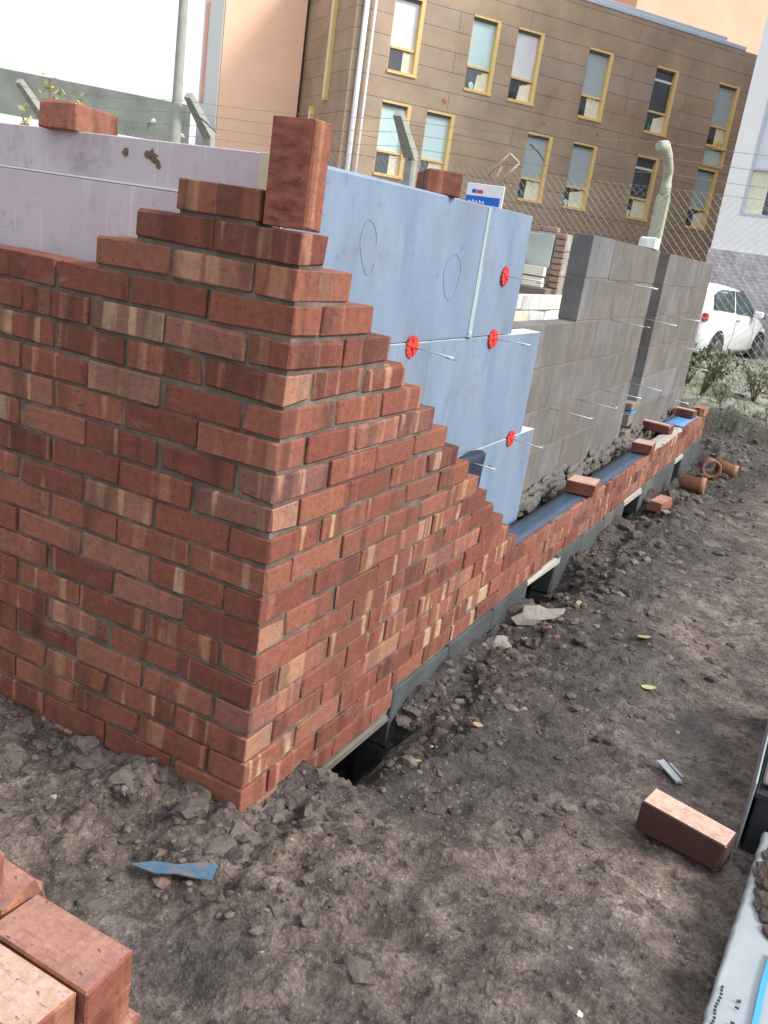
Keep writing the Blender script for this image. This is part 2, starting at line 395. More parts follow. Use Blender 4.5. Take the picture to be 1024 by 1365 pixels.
def parent_loc(p):
    l = Vector(p.location)
    while p.parent: p = p.parent; l += Vector(p.location)
    return l
def empty(name, loc):
    o = bpy.data.objects.new(name, None); COL.objects.link(o); o.location = loc; return o
def tag(o, label=None, cat=None, group=None, kind=None):
    if label: o['label'] = label
    if cat: o['category'] = cat
    if group: o['group'] = group
    if kind: o['kind'] = kind
    return o
def copy_tree(o, parent=None, loc=None):
    c = o.copy(); COL.objects.link(c); c.parent = parent
    if loc is not None: c.location = loc
    for ch in list(o.children): copy_tree(ch, c)
    return c

# ------------------------------------------------------------------ ground
def vnoise(x, y, seed=0):
    xi = np.floor(x).astype(np.int64); yi = np.floor(y).astype(np.int64); xf = x - xi; yf = y - yi
    u = xf * xf * xf * (xf * (xf * 6 - 15) + 10); v = yf * yf * yf * (yf * (yf * 6 - 15) + 10)
    def h(a, b):
        n = (a * 374761393 + b * 668265263 + seed * 1442695041) & 0x7fffffff
        n = ((n ^ (n >> 13)) * 1274126177) & 0x7fffffff
        return ((n ^ (n >> 16)) & 0xffff) / 65535.
    return (h(xi, yi) * (1 - u) + h(xi + 1, yi) * u) * (1 - v) + (h(xi, yi + 1) * (1 - u) + h(xi + 1, yi + 1) * u) * v - .5
def fbm(x, y, f, o, seed=0, g=.5):
    s = 0; a = 1.
    for i in range(o): s = s + a * vnoise(x * f + 17.3 * i, y * f - 9.1 * i, seed + i); f *= 2.03; a *= g
    return s
def smooth(a, b, x):
    t = np.clip((x - a) / (b - a), 0, 1); return t * t * (3 - 2 * t)
def ground_h(x, y):
    x = np.asarray(x, float); y = np.asarray(y, float)
    h = -1.395 + 0 * x
    lw = smooth(-.55, -.05, y) * smooth(.15, -.1, x) * smooth(.3, .1, y)      # soil banked against the left wall
    h += .035 * lw
    tr = smooth(.34, .0, x + .10 * fbm(x, y, 4., 2, 91)) * smooth(.26, .42, y) * smooth(1.1, .75, y) * smooth(-.4, 0., x)
    h -= .11 * tr + .16 * smooth(.10, .015, x) * smooth(.36, .42, y) * smooth(.84, .78, y) * smooth(-.12, -.02, x)                                                            # hole under the first lintel
    t2 = smooth(.16, .0, x) * smooth(2.0, 2.15, y) * smooth(2.75, 2.55, y)
    h -= .13 * t2
    t3 = smooth(.2, .0, x) * smooth(3.7, 3.9, y) * smooth(4.5, 4.3, y); h -= .09 * t3
    t4 = smooth(.75, .2, x) * smooth(4.6, 5.1, y) * smooth(6.9, 6.2, y); h -= .11 * t4
    tc = smooth(.30, .05, x) * smooth(.7, 1., y) * smooth(6.6, 6.2, y)
    h -= .05 * tc
    h += .03 * smooth(.2, .5, x) * smooth(.9, .55, x) * smooth(1.1, 1.6, y) * smooth(3.2, 2.4, y)
    bank = smooth(7.15, 7.4, y + .25 * fbm(x, y, 1.3, 3, 5)) * smooth(-2.2, -1.7, x)
    h += .25 * bank * (1 - .78 * smooth(9., 14.5, y))
    ins = smooth(-.03, -.06, x) * smooth(.02, .05, y) * smooth(6.7, 6.6, y) * smooth(-.36, -.30, x); h -= .35 * ins  # cavity
    clod = .62 + 1.45 * np.exp(-((y + .04) ** 2 / .07 + (x + .25) ** 2 / .6)) + .9 * smooth(.55, .1, x) * smooth(.2, .6, y)
    flat = 1 - .55 * smooth(.35, .8, x) * smooth(.3, 1.0, y)
    wx = x + .03 * fbm(x, y, 5., 2, 41); wy = y + .03 * fbm(x, y, 5., 2, 51)
    ledge = smooth(-.06, .10, fbm(wx, wy, 4.2, 3, 61)) * .016 + smooth(.0, .07, fbm(wx * 1.1, wy * .7, 9.5, 3, 71)) * .008
    n = .040 * fbm(x, y, 1.6, 2, 1) + (.022 * fbm(wx, wy, 6.3, 3, 11) + .017 * np.abs(fbm(wx, wy, 13., 3, 21)) + .009 * fbm(wx, wy, 34., 3, 31, .65) + ledge) * clod * flat
    near = smooth(16, 8, np.hypot(x, y))
    return h + n * near + (1 - near) * .0
def axis(lo, a, b, hi, st, g=1.18):
    xs = list(np.arange(a, b, st)); d = st; x = xs[-1]
    while x < hi: d = min(d * g, 8); x += d; xs.append(x)
    d = st; x = xs[0]; left = []
    while x > lo: d = min(d * g, 8); x -= d; left.append(x)
    return np.array(left[::-1] + xs)
gx = axis(-160, -1.25, 1.45, 160, .011, 1.09)
gy1 = axis(-60, -1.0, 2.2, 2.2, .011, 1.09)
gy = list(gy1); d = .011; y = gy[-1]
while y < 260: d = min(max(.011, (y - 1.0) * .0068) if y < 9 else d * 1.12, 12); y += d; gy.append(y)
gy = np.array(gy)
X, Y = np.meshgrid(gx, gy); Z = ground_h(X, Y)
nx, ny = len(gx), len(gy)
me = bpy.data.meshes.new('ground'); me.vertices.add(nx * ny)
me.vertices.foreach_set('co', np.stack([X, Y, Z], -1).reshape(-1).astype(np.float32))
ii = (np.arange(ny - 1)[:, None] * nx + np.arange(nx - 1)[None, :]).reshape(-1)
q = np.stack([ii, ii + 1, ii + nx + 1, ii + nx], -1).reshape(-1)
me.loops.add(len(q)); me.loops.foreach_set('vertex_index', q)
me.polygons.add(len(ii)); me.polygons.foreach_set('loop_start', np.arange(len(ii)) * 4); me.polygons.foreach_set('loop_total', np.full(len(ii), 4))
me.polygons.foreach_set('use_smooth', np.ones(len(ii), bool)); me.update(); me.validate()
me.materials.append(M['soil'])
DARK_SOIL = np.clip(1.2 * smooth(.82, .35, X + .25 * fbm(X, Y, 2.2, 3, 81)) * smooth(.1, .5, Y) * smooth(7.5, 6.5, Y) * smooth(-.1, .05, X)
    + 1.0 * smooth(5.4, 6.4, Y + .8 * fbm(X, Y, 1., 3, 83)) * smooth(7.9, 7.3, Y) + .45 * smooth(.12, .3, fbm(X, Y, 1.7, 3, 85)) + .42 * smooth(.05, .30, X + .35 * fbm(X, Y, 2.4, 3, 87)) * smooth(.35, .05, Y + .3 * fbm(X, Y, 2., 3, 89)), 0, 1)
at_ = me.attributes.new('dark_soil', 'FLOAT', 'POINT'); at_.data.foreach_set('value', DARK_SOIL.reshape(-1).astype(np.float32))  # mask of darker soil by the wall, far trench and near ground
g = bpy.data.objects.new('ground', me); COL.objects.link(g); tag(g, kind='structure')
def gz(x, y): return float(ground_h(np.array([x]), np.array([y]))[0])

# clods and grit scattered on the soil (nobody could count them)
import bmesh
bmi = bmesh.new(); bmesh.ops.create_icosphere(bmi, subdivisions=1, radius=1.)
IV = np.array([v.co[:] for v in bmi.verts]); IF = np.array([[v.index for v in f.verts] for f in bmi.faces]); bmi.free()
rng = np.random.default_rng(5)
cv = []; cf = []; cr = []
def scatter(n, xr, yr, s0, s1, dens=None):
    pts = []
    while len(pts) < n:
        x = rng.uniform(*xr); y = rng.uniform(*yr)
        if x < .02 and y > -.03: continue
        if x < .16 and .36 < y < .78: continue
        if dens and rng.uniform() > dens(x, y): continue
        pts.append((x, y))
    zs = ground_h([p[0] for p in pts], [p[1] for p in pts])
    for (x, y), zg in zip(pts, zs):
        s = s0 * (s1 / s0) ** (rng.uniform() ** 2.2)
        sc = np.array([rng.uniform(.7, 1.4), rng.uniform(.7, 1.4), rng.uniform(.45, .85)]) * s
        a = rng.uniform(0, 6.28); V = IV * (1 + rng.uniform(-.28, .28, (len(IV), 1))) * sc
        V = np.stack([V[:, 0] * math.cos(a) - V[:, 1] * math.sin(a), V[:, 0] * math.sin(a) + V[:, 1] * math.cos(a), V[:, 2]], -1)
        z = zg + sc[2] * rng.uniform(-.7, .2)
        o = len(cv) * len(IV); cv.append(V + [x, y, z]); cf.append(IF + o); cr.append(rng.uniform())
wallside = lambda x, y: .12 + .88 * math.exp(-max(0, x - .02) * 3.2) if y > .2 else .25 + .75 * math.exp(-((y + .05) / .28) ** 2)
scatter(1500, (-1.1, 1.2), (-.75, 1.2), .002, .010, wallside)
scatter(420, (-.95, .35), (-.3, .1), .004, .022, lambda x, y: .9)
scatter(1500, (0.02, .9), (.3, 3.2), .003, .026, wallside)
scatter(1000, (0.02, 1.6), (3., 7.4), .006, .036, lambda x, y: .2 + .8 * math.exp(-x * 2.2))
scatter(500, (-1.6, 2.2), (7.2, 14), .02, .07)
scatter(2600, (-1.1, 1.15), (-.75, 2.4), .0015, .005)
scatter(900, (.1, 1.3), (2., 6.), .003, .009)
me = bpy.data.meshes.new('gravel'); me.from_pydata(np.concatenate(cv).tolist(), [], np.concatenate(cf).tolist())
a = me.attributes.new('rnd', 'FLOAT', 'FACE'); a.data.foreach_set('value', np.repeat(cr, len(IF)).astype(np.float32))
me.materials.append(M['clod']); g = bpy.data.objects.new('rubble', me); COL.objects.link(g)
tag(g, 'small soil clods and grit strewn over the muddy ground along the wall', 'rubble', kind='stuff')
bc = MB()
def clods(n, fx, fy, s0, s1, seed):
    rr_ = random.Random(seed)
    for i in range(n):
        x, y = fx(rr_), fy(rr_)
        if x < .16 and .33 < y < .80: continue
        s_ = s0 + (s1 - s0) * rr_.random() ** 2
        bc.blob((x, y, gz(x, y) - s_ * .30), s_, 2, rr_.random() * .86, i * 3.1 + seed, (rr_.uniform(.8, 1.3), rr_.uniform(.8, 1.3), rr_.uniform(.5, .8)), .42)
clods(80, lambda r: r.uniform(-.95, .12), lambda r: -abs(r.gauss(.02, .07)) - .02, .012, .042, 1)
clods(60, lambda r: .02 + abs(r.gauss(.03, .09)), lambda r: r.uniform(-.12, .33), .010, .034, 2)
clods(170, lambda r: .03 + abs(r.gauss(.08, .20)), lambda r: r.uniform(.5, 3.4), .010, .036, 3)
clods(120, lambda r: .05 + abs(r.gauss(.1, .35)), lambda r: r.uniform(3.4, 7.2), .014, .055, 4)
tag(bc.build('soil_clods', M['clod']), 'bigger crumbling soil clods heaped along the foot of the brick wall', 'soil clods', kind='stuff')

# ------------------------------------------------------------------ brick wall (outer leaf)
BL, BW, BH, MJ = .215, .1025, .0625, .010
def ctop(n, y=0.):   # top of course n at distance y along the right wall
    return -TOPH * (n - 1) + .010 * max(0, y) * min(1, max(0, (n - 6) / 11))
wall = empty('brick_wall', (0, 0, -1.4)); tag(wall, 'red brick outer wall corner stepped down in courses and running low into the distance', 'brick wall')
bw = MB(); mo = MB()
def brick(x0, x1, y0, y1, n, rr=None, ys=None):
    zt = ctop(n, ((y0 + y1) / 2) if ys is None else ys) - BH / 2 + R(-.0012, .0012)
    jx = R(-.0018, .0018)
    bw.box(((x0 + x1) / 2 + jx, (y0 + y1) / 2 + jx, zt), (x1 - x0 + R(-.002, .002), y1 - y0 + R(-.002, .002), BH + R(-.002, .0015)),
           rot=R(-.006, .006), bev=.0022, jit=.0016, r=random.random() if rr is None else rr)
def mort(x0, x1, y0, y1, n):
    z1 = ctop(n, (y0 + y1) / 2) - .004; z0 = ctop(n + 1, (y0 + y1) / 2) - .004
    mo.sbox((x0, y0, z0), (x1, y1, z1), bev=0.0005, r=.5)
for n in range(1, 22):
    odd = n % 2 == 1
    rend = .1125 * n - .01 if n <= 16 else (6.60 if n <= 19 else (.80 if n == 20 else .34))
    lend = {1: .440, 2: .5525}.get(n, 2.4)
    # left wall
    if odd:
        f0 = len(bw.f); brick(-BL, 0, 0, BW, n, ys=0); s = .225
        if n >= 5 and n % 4 != 3:
            for q in range(f0, len(bw.f)):
                if all(bw.v[i][0] > -.006 for i in bw.f[q]): bw.r[q] = .0572 + R(-.0004, .0004)
    else: brick(-BW, 0, 0, BL, n, ys=0); s = .1125
    while s < lend - .02:
        e = min(s + BL, lend) if lend - s < .3 and lend < 2 else s + BL
        brick(-e, -s, 0, BW, n, ys=0); s = e + MJ
    mort(-lend + .006, -.006, .0075, BW - .006, n)
    # right wall
    t = .1125 if odd else .225
    while t < rend - .03:
        e = min(t + BL, rend)
        brick(-BW, 0, t, e, n); t = e + MJ
    st = .095
    while st < rend - .004:
        e = min(st + 1.1, rend - .004); mort(-BW + .006, -.0065, st, e, n); st = e
for s0, s1 in ((.1125, .3275),): brick(-s1, -s0, 0, BW, 0, ys=0)
mo.sbox((-.322, .008, ctop(1) - .004), (-.118, BW - .008, ctop(0) - BH - .0002 + .003), r=.5)
# course 16 continues as single bricks at the far end
for y0 in (6.385,): brick(-BW, 0, y0, y0 + BL, 16, ys=6.4)
mort(-BW + .006, -.0065, 6.39, 6.595, 16)
# return at the far corner
for n in (17, 18, 19):
    s = .1125
    while s < .9: brick(-s - BL, -s, 6.6 - BW, 6.6, n, ys=6.5); s += .225
bwo = bw.build('brickwork', [M['brick']], wall, loc=(0, 0, -1.4))
mo.build('mortar', M['mortar'], wall, loc=(0, 0, -1.4))
# mortar droppings and smears standing proud on the joints near the base
# footing blocks under the long wall, with openings
ft = MB()
def footing(y0, y1, ztop):
    y = y0
    while y < y1 - .02:
        e = min(y + .43, y1)
        zt = ztop + .010 * (y + e) / 2 if ztop > -1.4 else ztop
        ft.sbox((-.10, y + .003, zt - .21), (.004, e - .003, zt), bev=.004, r=random.random(), jit=.001)
        ft.sbox((-.10, y + .003, zt - .44), (.006, e - .003, zt - .216), bev=.004, r=random.random(), jit=.001)
        y = e
ZB = ctop(20) + .002
footing(.0, .33, -1.505); footing(.80, 2.08, ZB - .003); footing(2.50, 3.85, ZB - .003); footing(4.30, 5.45, ZB - .003); footing(5.75, 6.55, ZB - .003)
ft.build('footing', M['foot_block'], wall, loc=(0, 0, -1.4))
lt = MB(); lt.sbox((-.10, .345, -1.466), (-.001, .805, -1.4365), bev=.004, r=.3, jit=.002); lt.build('lintel', M['concrete'], wall, loc=(0, 0, -1.4))
for y0, y1 in ((2.04, 2.56), (3.83, 4.33), (5.43, 5.78)):
    z = ZB + .01 * y0 - .004
    lt = MB(); lt.sbox((-.10, y0, z - .045), (.004, y1, z - .002), bev=.006, r=.3, jit=.003); lt.build('lintel', M['pale_concrete'], wall, loc=(0, 0, -1.4))
# grey mud-smeared concrete block beside the first opening and brick render smears
dp = MB()
def dpc(y0, y1, x0, x1, zoff, mb, seg=.05, seed=1.):
    n = max(2, int((y1 - y0) / seg)); o = len(mb.v)
    for i in range(n + 1):
        y = lerp(y0, y1, i / n); z = ctop(17, y) + zoff
        e = .004 * noise.noise(Vector((y * 3, seed, 0)))
        for x, dz in ((x0 + e, -.004), (lerp(x0, x1, .33), .003 * noise.noise(Vector((y * 6, 2, seed))) + .002), (lerp(x0, x1, .66), .003 * noise.noise(Vector((y * 6, 5, seed))) + .002), (x1 + e, 0.0)):
            mb.v.append((x, y, z + dz))
        for x, dz in ((x0 + e, -.007), (x1 + e, -.003)): mb.v.append((x, y, z + dz - .001))
    for i in range(n):
        a = o + i * 6; b = a + 6
        for k in range(3): mb.face([a + k, a + k + 1, b + k + 1, b + k], sm=True)
        mb.face([a + 4, b + 4, b + 5, a + 5]); mb.face([a, b, b + 4, a + 4]); mb.face([a + 3, a + 5, b + 5, b + 3])
dpc(1.81, 4.75, -.125, -.018, .006, dp); dp.build('damp_proof_course', M['dpc'], wall, recalc=True, loc=(0, 0, -1.4))
d2 = MB(); dpc(5.62, 6.32, -.19, -.03, .008, d2, seed=4.); o = d2.build('damp_proof_course', M['dpc_light'], wall, recalc=True, loc=(0, 0, -1.4)); o['label'] = 'brighter blue strip of membrane near the far corner'
mbx = MB()
y = 4.45
while y < 5.5:
    mbx.blob((-.05, y, ctop(17, y) + .002), .055, 1, .3, y * 7, (1, 1.5, .22), .3); y += .055
mbx.build('mortar_bed', M['pale_concrete'], wall, loc=(0, 0, -1.4))

# ------------------------------------------------------------------ loose bricks
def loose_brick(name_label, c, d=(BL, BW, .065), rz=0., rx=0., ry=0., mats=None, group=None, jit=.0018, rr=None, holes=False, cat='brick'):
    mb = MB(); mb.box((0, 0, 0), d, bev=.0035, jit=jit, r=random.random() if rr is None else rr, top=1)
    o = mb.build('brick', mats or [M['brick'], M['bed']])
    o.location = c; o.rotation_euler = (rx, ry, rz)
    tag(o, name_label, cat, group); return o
# soldier brick on the corner with its rough creased bed facing left
sb = MB(); nz, nxs = 16, 7
# rough bed face built as a displaced grid
def rough_brick(label, c, rz, size, group=None):
    mb = MB(); w, dth, h = size
    mb.box((0, .003, 0), (w, dth - .006, h), bev=.003, jit=.0012, r=.33, top=1)
    ob = mb.build('brick', [M['brick'], M['bed']]); ob.location = c; ob.rotation_euler = (0, R(-.01, .01), rz); tag(ob, label, 'brick', group)
    f = MB(); na, nb = 14, 30
    for j in range(nb + 1):
        for i in range(na + 1):
            x = (i / na - .5) * (w - .004); z = (j / nb - .5) * (h - .004)
            edge = min(i, na - i, 2) / 2 * min(j, nb - j, 2) / 2
            cre = abs(noise.noise(Vector((x * 14, 3.3, z * 42)))) ; cr = max(0, .16 - cre) * .035
            y = -dth / 2 + .001 + edge * (cr - .0035 * noise.noise(Vector((x * 35, 9, z * 50))) - .002)
            f.v.append((x, y, z))
    for j in range(nb):
        for i in range(na):
            a = j * (na + 1) + i; f.face([a, a + 1, a + na + 2, a + na + 1], .33, [(0, 0)] * 4, sm=True)
    fo = f.build('creased_face', [M['creased']], ob); fo.location = (0, 0, 0)
    return ob
def mat_creased():
    m = NT('creased_brick_bed', .9); o = m.coord()
    c = m.ramp(m.noise(m.coord(scale=(1, 1, 2.4)), 22, 5, .65), [(.32, (.10, .035, .028)), (.45, (.24, .075, .052)), (.7, (.30, .105, .075))])
    m.bump(m.noise(o, 80, 6, .7), .7, .004); return m.base(c)
M['creased'] = mat_creased()
rough_brick('red brick stood upright on end at the top of the wall corner', (-.0515, .034, .004 + .103), 0., (.100, .064, .206))
GB = 'loose bricks lying about the site'
loose_brick('red brick lying on the left insulation board behind the wall', (-.862, .235, .181), (BL, BW, .066), rz=1.87, group=GB)
loose_brick('red brick on top of the blue-grey insulation board beside the small sign', (-.235, 1.06, .184), (.1025, .215, .066), rz=.62, group=GB)
loose_brick('brick laid across the low wall on the dark blue strip, nearer of two', (-.055, 2.93, ctop(17, 2.93) + .012 + .033), (.15, BW * 1.7, .065), rz=.12, mats=[M['brick'], M['bed_pale']], group=GB, rr=.83)
loose_brick('brick laid across the low wall at the far end of the dark blue strip', (-.050, 4.31, ctop(17, 4.3) + .012 + .033), (.13, .19, .065), rz=.1, mats=[M['brick'], M['bed_pale']], group=GB, rr=.12)
loose_brick('long orange brick laid crosswise over the cavity near the far corner', (-.150, 5.16, ctop(17, 5.16) + .010 + .033), (.235, BW, .065), rz=-.1, mats=[M['brick'], M['bed_pale']], group=GB, rr=.52)
loose_brick('brick laid crosswise over the cavity just before the far corner', (-.115, 6.11, ctop(17, 6.1) + .014 + .033), (.17, BW, .065), rz=-.12, mats=[M['brick'], M['bed_pale']], group=GB, rr=.06)
loose_brick('pale brick resting on top of the block wall by the fence post', (-.29, 4.26, .150 + .035), (.10, .215, .065), rz=.1, mats=[M['pale_block'], M['pale_block']], group=GB, rr=.9)
loose_brick('brick on the mud beside the third footing opening', (.165, 4.15, gz(.165, 4.15) + .045), (.085, .20, .065), rz=-.15, rx=.06, mats=[M['brick'], M['bed']], group=GB, rr=.22)
loose_brick('red brick lying on edge on the mud with its pink pitted face up', (.942, .66, -1.337), (.228, .088, .09), rz=-.21, rx=.03, ry=.03, mats=[M['shaded_brick'], M['bed_pale']], group=GB, rr=.28)
# stack at the lower left corner
GS = 'stack of new bricks in the near corner'
st = [
 ('flat red brick at the right end of the near stack, top layer', (.158, -.704, -1.1325), 0.01, .55, 'bed'),
 ('pale pink brick at the bottom left edge of the photo, front of the stack top', (.146, -.812, -1.1325), .015, .95, 'bed_pale'),
 ('flat brick in the stack top, half under the raised one', (-.068, -.672, -1.1345), .02, .15, 'bed'),
 ('pinkish brick in the stack top, in front of the half covered one', (-.080, -.800, -1.1345), .0, .72, 'bed'),
]
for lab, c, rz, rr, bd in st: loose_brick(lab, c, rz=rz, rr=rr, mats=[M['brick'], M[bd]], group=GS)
loose_brick('raised brick lying alone on top of the near stack', (-.075, -.765, -1.0665), rz=.62, rr=.62, mats=[M['brick'], M['bed_pale']], group=GS)
for k, (lab, c, rr) in enumerate([
 ('dark red brick directly under the right-hand top brick of the near stack', (.154, -.700, -1.200), .02),
 ('brick in the second layer under the pale front brick of the near stack', (.150, -.810, -1.200), .4),
 ('bottom layer brick jutting out at the right of the near stack', (.168, -.690, -1.2675), .97),
 ('bottom layer brick under the front of the near stack', (.140, -.805, -1.2675), .3),
 ('lowest brick of the near stack, at its right end', (.150, -.705, -1.335), .6),
 ('lowest brick of the near stack, under its front', (.150, -.815, -1.335), .7)]):
    loose_brick(lab, c, rz=R(-.03, .03), rr=rr, group=GS)
for k, (x, z) in enumerate(((-.07, -1.2005), (-.07, -1.2685), (-.07, -1.3365))):
    for y in (-.69, -.80):
        loose_brick('hidden-layer brick at the left inside the near stack', (x, y, z), rz=R(-.02, .02), group=GS)

# ------------------------------------------------------------------ inner leaf of blocks
XB, BT = -.24, .10
bwall = empty('block_wall', (XB, 0, -1.4)); tag(bwall, 'grey concrete block inner wall with a window gap and a doorway gap behind the brick wall', 'block wall')
bl = MB(); bm_ = MB()
CBH = .2075
zt0 = .150
def block_run(y0, y1, c0, c1, off=0.):
    for c in range(c0, c1):
        z1 = zt0 - CBH * c; z0 = z1 - CBH + .008
        y = y0; first = True
        L = .43
        cut = (.215 if c % 2 else .43)
        while y < y1 - .01:
            e = min(y + (cut if first else L), y1)
            if y1 - e < .05: e = y1
            first = False
            bl.sbox((XB - BT, y, z0), (XB + R(-.001, .001), e - .0025, z1), bev=.0018, jit=.001, r=random.random()); y = e
        bm_.sbox((XB - BT + .005, y0 + .003, z1 - CBH), (XB - .0035, y1 - .012, z1 - .004), bev=.001, r=.5)
block_run(.26, 1.80, 0, 2); block_run(.26, 4.40, 2, 7); block_run(2.86, 4.40, 0, 2)
block_run(4.72, 6.56, 0, 7)
block_run(.26, 6.56, 7, 9)
# left part behind the left boards
for c in range(0, 9):
    z1 = zt0 - CBH * c; x = -.25 - (.22 if c % 2 else 0)
    while x > -2.3:
        bl.sbox((x - .43, .25, z1 - CBH + .008), (x - .008, .35, z1), bev=.004, jit=.0015, r=random.random()); x -= .43
bl.build('blockwork', M['block'], bwall, loc=(XB, 0, -1.4)); bm_.build('mortar', M['block_mortar'], bwall, loc=(XB, 0, -1.4))
# mortar droppings along the foot of the inner leaf
dr = MB()
for i in range(170):
    y = R(1.9, 6.2); t = R(0, 1)
    dr.blob((XB + .004 + R(0, .03) * t, y, -1.15 + R(-.05, .11) * (1 - t * .6)), R(.02, .05), 2, R(0, 1), i * 1.7, (.40, 2.2, .7), .3)
dr.build('mortar_droppings', mat_simple('cement_slurry', (.125, .12, .11), .95, .5, 30, .9, .006), bwall, loc=(XB, 0, -1.4))
ds = MB()
for (y, z, w, h) in ((4.72, -.86, .16, .05), (4.70, -.95, .15, .09), (4.68, -1.07, .15, .09)):
    ds.sbox((XB - .12, y - w / 2 - .12, z - h / 2), (XB + .02, y + w / 2 - .12, z + h / 2), bev=.004, jit=.003, r=R(0, 1))
ds.build('doorway_packing', M['block_mortar'], bwall, loc=(XB, 0, -1.4))
dsb = MB(); dsb.sbox((XB - .12, 4.52, -.915), (XB + .022, 4.67, -.89), bev=.002); dsb.build('door_membrane', M['dpc_light'], bwall, loc=(XB, 0, -1.4))

# low wall of pale blocks further in
lw = empty('low_block_wall', (-2, 5, -1.4)); tag(lw, 'low wall of pale grey blocks seen through the window gap', 'block wall')
b = MB(); mm = MB()
for c in range(0, 7):
    z1 = -.375 - .153 * c; y = 5.0 - (.26 if c % 2 else 0)
    while y < 9.3:
        b.sbox((-2.1, y, z1 - .145), (-2.0, y + .50, z1), bev=.004, jit=.002, r=random.random()); y += .51
    mm.sbox((-2.095, 4.8, z1 - .153), (-2.004, 9.28, z1 - .004), bev=.001)
b.build('blockwork', M['pale_block'], lw, loc=(-2, 5, -1.4)); mm.build('mortar', M['block_mortar'], lw, loc=(-2, 5, -1.4))

# old wall remnants behind
ow = empty('old_boundary_wall', (-4, 9.5, -1.4)); tag(ow, 'old weathered grey wall with broken brick top under the wire fence', 'wall')
b = MB(); b.sbox((-9.5, 9.5, -1.45), (-2.45, 9.7, .30), bev=.01); b.sbox((-3.95, 9.49, .302), (-3.3, 9.71, .40), bev=.01)
b.build('masonry', M['oldwall'], ow, loc=(-4, 9.5, -1.4))
b = MB()
for i in range(3): b.sbox((-3.24 + i * .22, 9.5, .303), (-3.03 + i * .22, 9.6, .365), bev=.004, r=.5, jit=.002)
b.build('brick_coping', M['pink_brick'], ow, loc=(-4, 9.5, -1.4))
b = MB()
for i in range(10): b.sbox((-2.58, 9.46, -.42 + i * .073), (-2.45, 9.56, -.36 + i * .073), bev=.004, r=.55 + .04 * i, jit=.002)
b.build('brick_pier', M['pink_brick'], ow, loc=(-4, 9.5, -1.4))
b = MB(); b.sbox((-2.95, 9.44, -.12), (-2.60, 9.47, .27), bev=.004); b.build('pale_panel', mat_simple('pale_grey_green_board', (.46, .52, .49), .8, .3, 4, .3, .004), ow, loc=(-4, 9.5, -1.4))
b = MB(); b.sbox((-3.9, 9.36, -.02), (-2.95, 9.46, .04), bev=.01, jit=.008); b.sbox((-3.9, 9.30, -.5), (-2.9, 9.45, -.03), bev=.02, jit=.01)
b.build('rendered_ledge', mat_simple('stained_render', (.30, .265, .235), .95, .5, 3, .5, .01), ow, loc=(-4, 9.5, -1.4))
for i, z in enumerate((-.30, -.17)):
    loose_brick(('cream block on the old wall ledge, upper of two' if i else 'cream block on the old wall ledge, lower of two'), (-2.72, 9.30, z), (.26, .1, .11), mats=[M['curtain'], M['curtain']], group='cream blocks on the old wall', cat='block')
b = MB(); b.sbox((-2.9, 9.2, -1.4), (-2.5, 9.42, -.36), bev=.01); b.build('block_ledge', M['block_mortar'], ow, loc=(-4, 9.5, -1.4))

# ------------------------------------------------------------------ insulation boards
XF, FT = -.16, .078
def board(label, lo, hi, mat='foam', edges=('y1', 'z1'), extra=None):
    """rectangular foam board; cut edges show paler foam"""
    mb = MB(); c = [(a + b_) / 2 for a, b_ in zip(lo, hi)]
    mb.sbox(lo, hi, bev=.002, jit=.0012)
    o = mb.build('insulation_board', [M[mat], M['foam_edge']], loc=c)
    for p in o.data.polygons:
        n = p.normal
        if abs(n.z) > .9 or (mat == 'foam' and abs(n.y) > .9) or (mat == 'foam_lit_lilac' and abs(n.x) > .9): p.material_index = 1
    tag(o, label, 'insulation board', 'foam insulation boards fixed to the inner wall'); return o
Z0 = .150; TZ = [.150, -.278, -.712, -1.145]
g_ = .003
bA = board('tall-looking top right foam board nearest the brick corner, blue-grey', (XF - FT, .165, TZ[1] + g_), (XF, 1.325, TZ[0]))
bB = board('narrow blue-grey foam board at the far end of the top row', (XF - FT, 1.325 + g_, TZ[1] + g_), (XF + .001, 1.735, TZ[0] + .004))
bC = board('middle row foam board behind the stepped bricks', (XF - FT, .165, TZ[2] + g_), (XF + .0015, 1.02, TZ[1]))
bD = board('middle row foam board with a bright cut top edge where the row above stops', (XF - FT, 1.02 + g_, TZ[2] + g_), (XF, 2.09, TZ[1]))
bE = board('bottom row foam board ending beside the bare blocks, small white triangle of top edge showing', (XF - FT, 1.25, TZ[3] + g_), (XF + .001, 2.26, TZ[2]))
bF = board('bottom row foam board hidden low behind the stepped bricks', (XF - FT, .165, TZ[3] + g_), (XF, 1.25 - g_, TZ[2]))
YL = .16
bG = board('foam board strip painted with lilac light along the top behind the left brick wall', (-2.3, YL, .048), (-.1985, YL + FT, Z0), 'foam_lit_lilac')
bH = board('large foam board painted with lilac light under the top strip behind the left brick wall', (-2.3, YL - .0015, TZ[2]), (-.1985, YL + FT, .0455), 'foam_lit_lilac')
def add_part(parent, mb, name, mat, label=None):
    o = mb.build(name, mat, parent, loc=parent.location); 
    if label: o['label'] = label
    return o
b = MB(); b.sbox((-.236, YL - .004, -.30), (-.164, YL + .003, Z0 + .001), bev=.001); add_part(bG, b, 'cut_edge', M['foam_yellow'])
b = MB(); b.sbox((-2.29, YL - .003, .0445), (-.24, YL + .001, .0495), bev=.0005); add_part(bH, b, 'joint_line', M['foam_edge'])
b = MB(); b.sbox((XF - .001, 1.306, TZ[1] + .005), (XF + .002, 1.338, Z0 - .002), bev=.001, jit=.001); add_part(bA, b, 'joint_tape', M['tape'])
b = MB(); b.blob((XF + .004, 1.315, TZ[1] + .012), .016, 1, 0, 3, (.5, 1, 1), .3); add_part(bA, b, 'foam_blob', M['tape'])
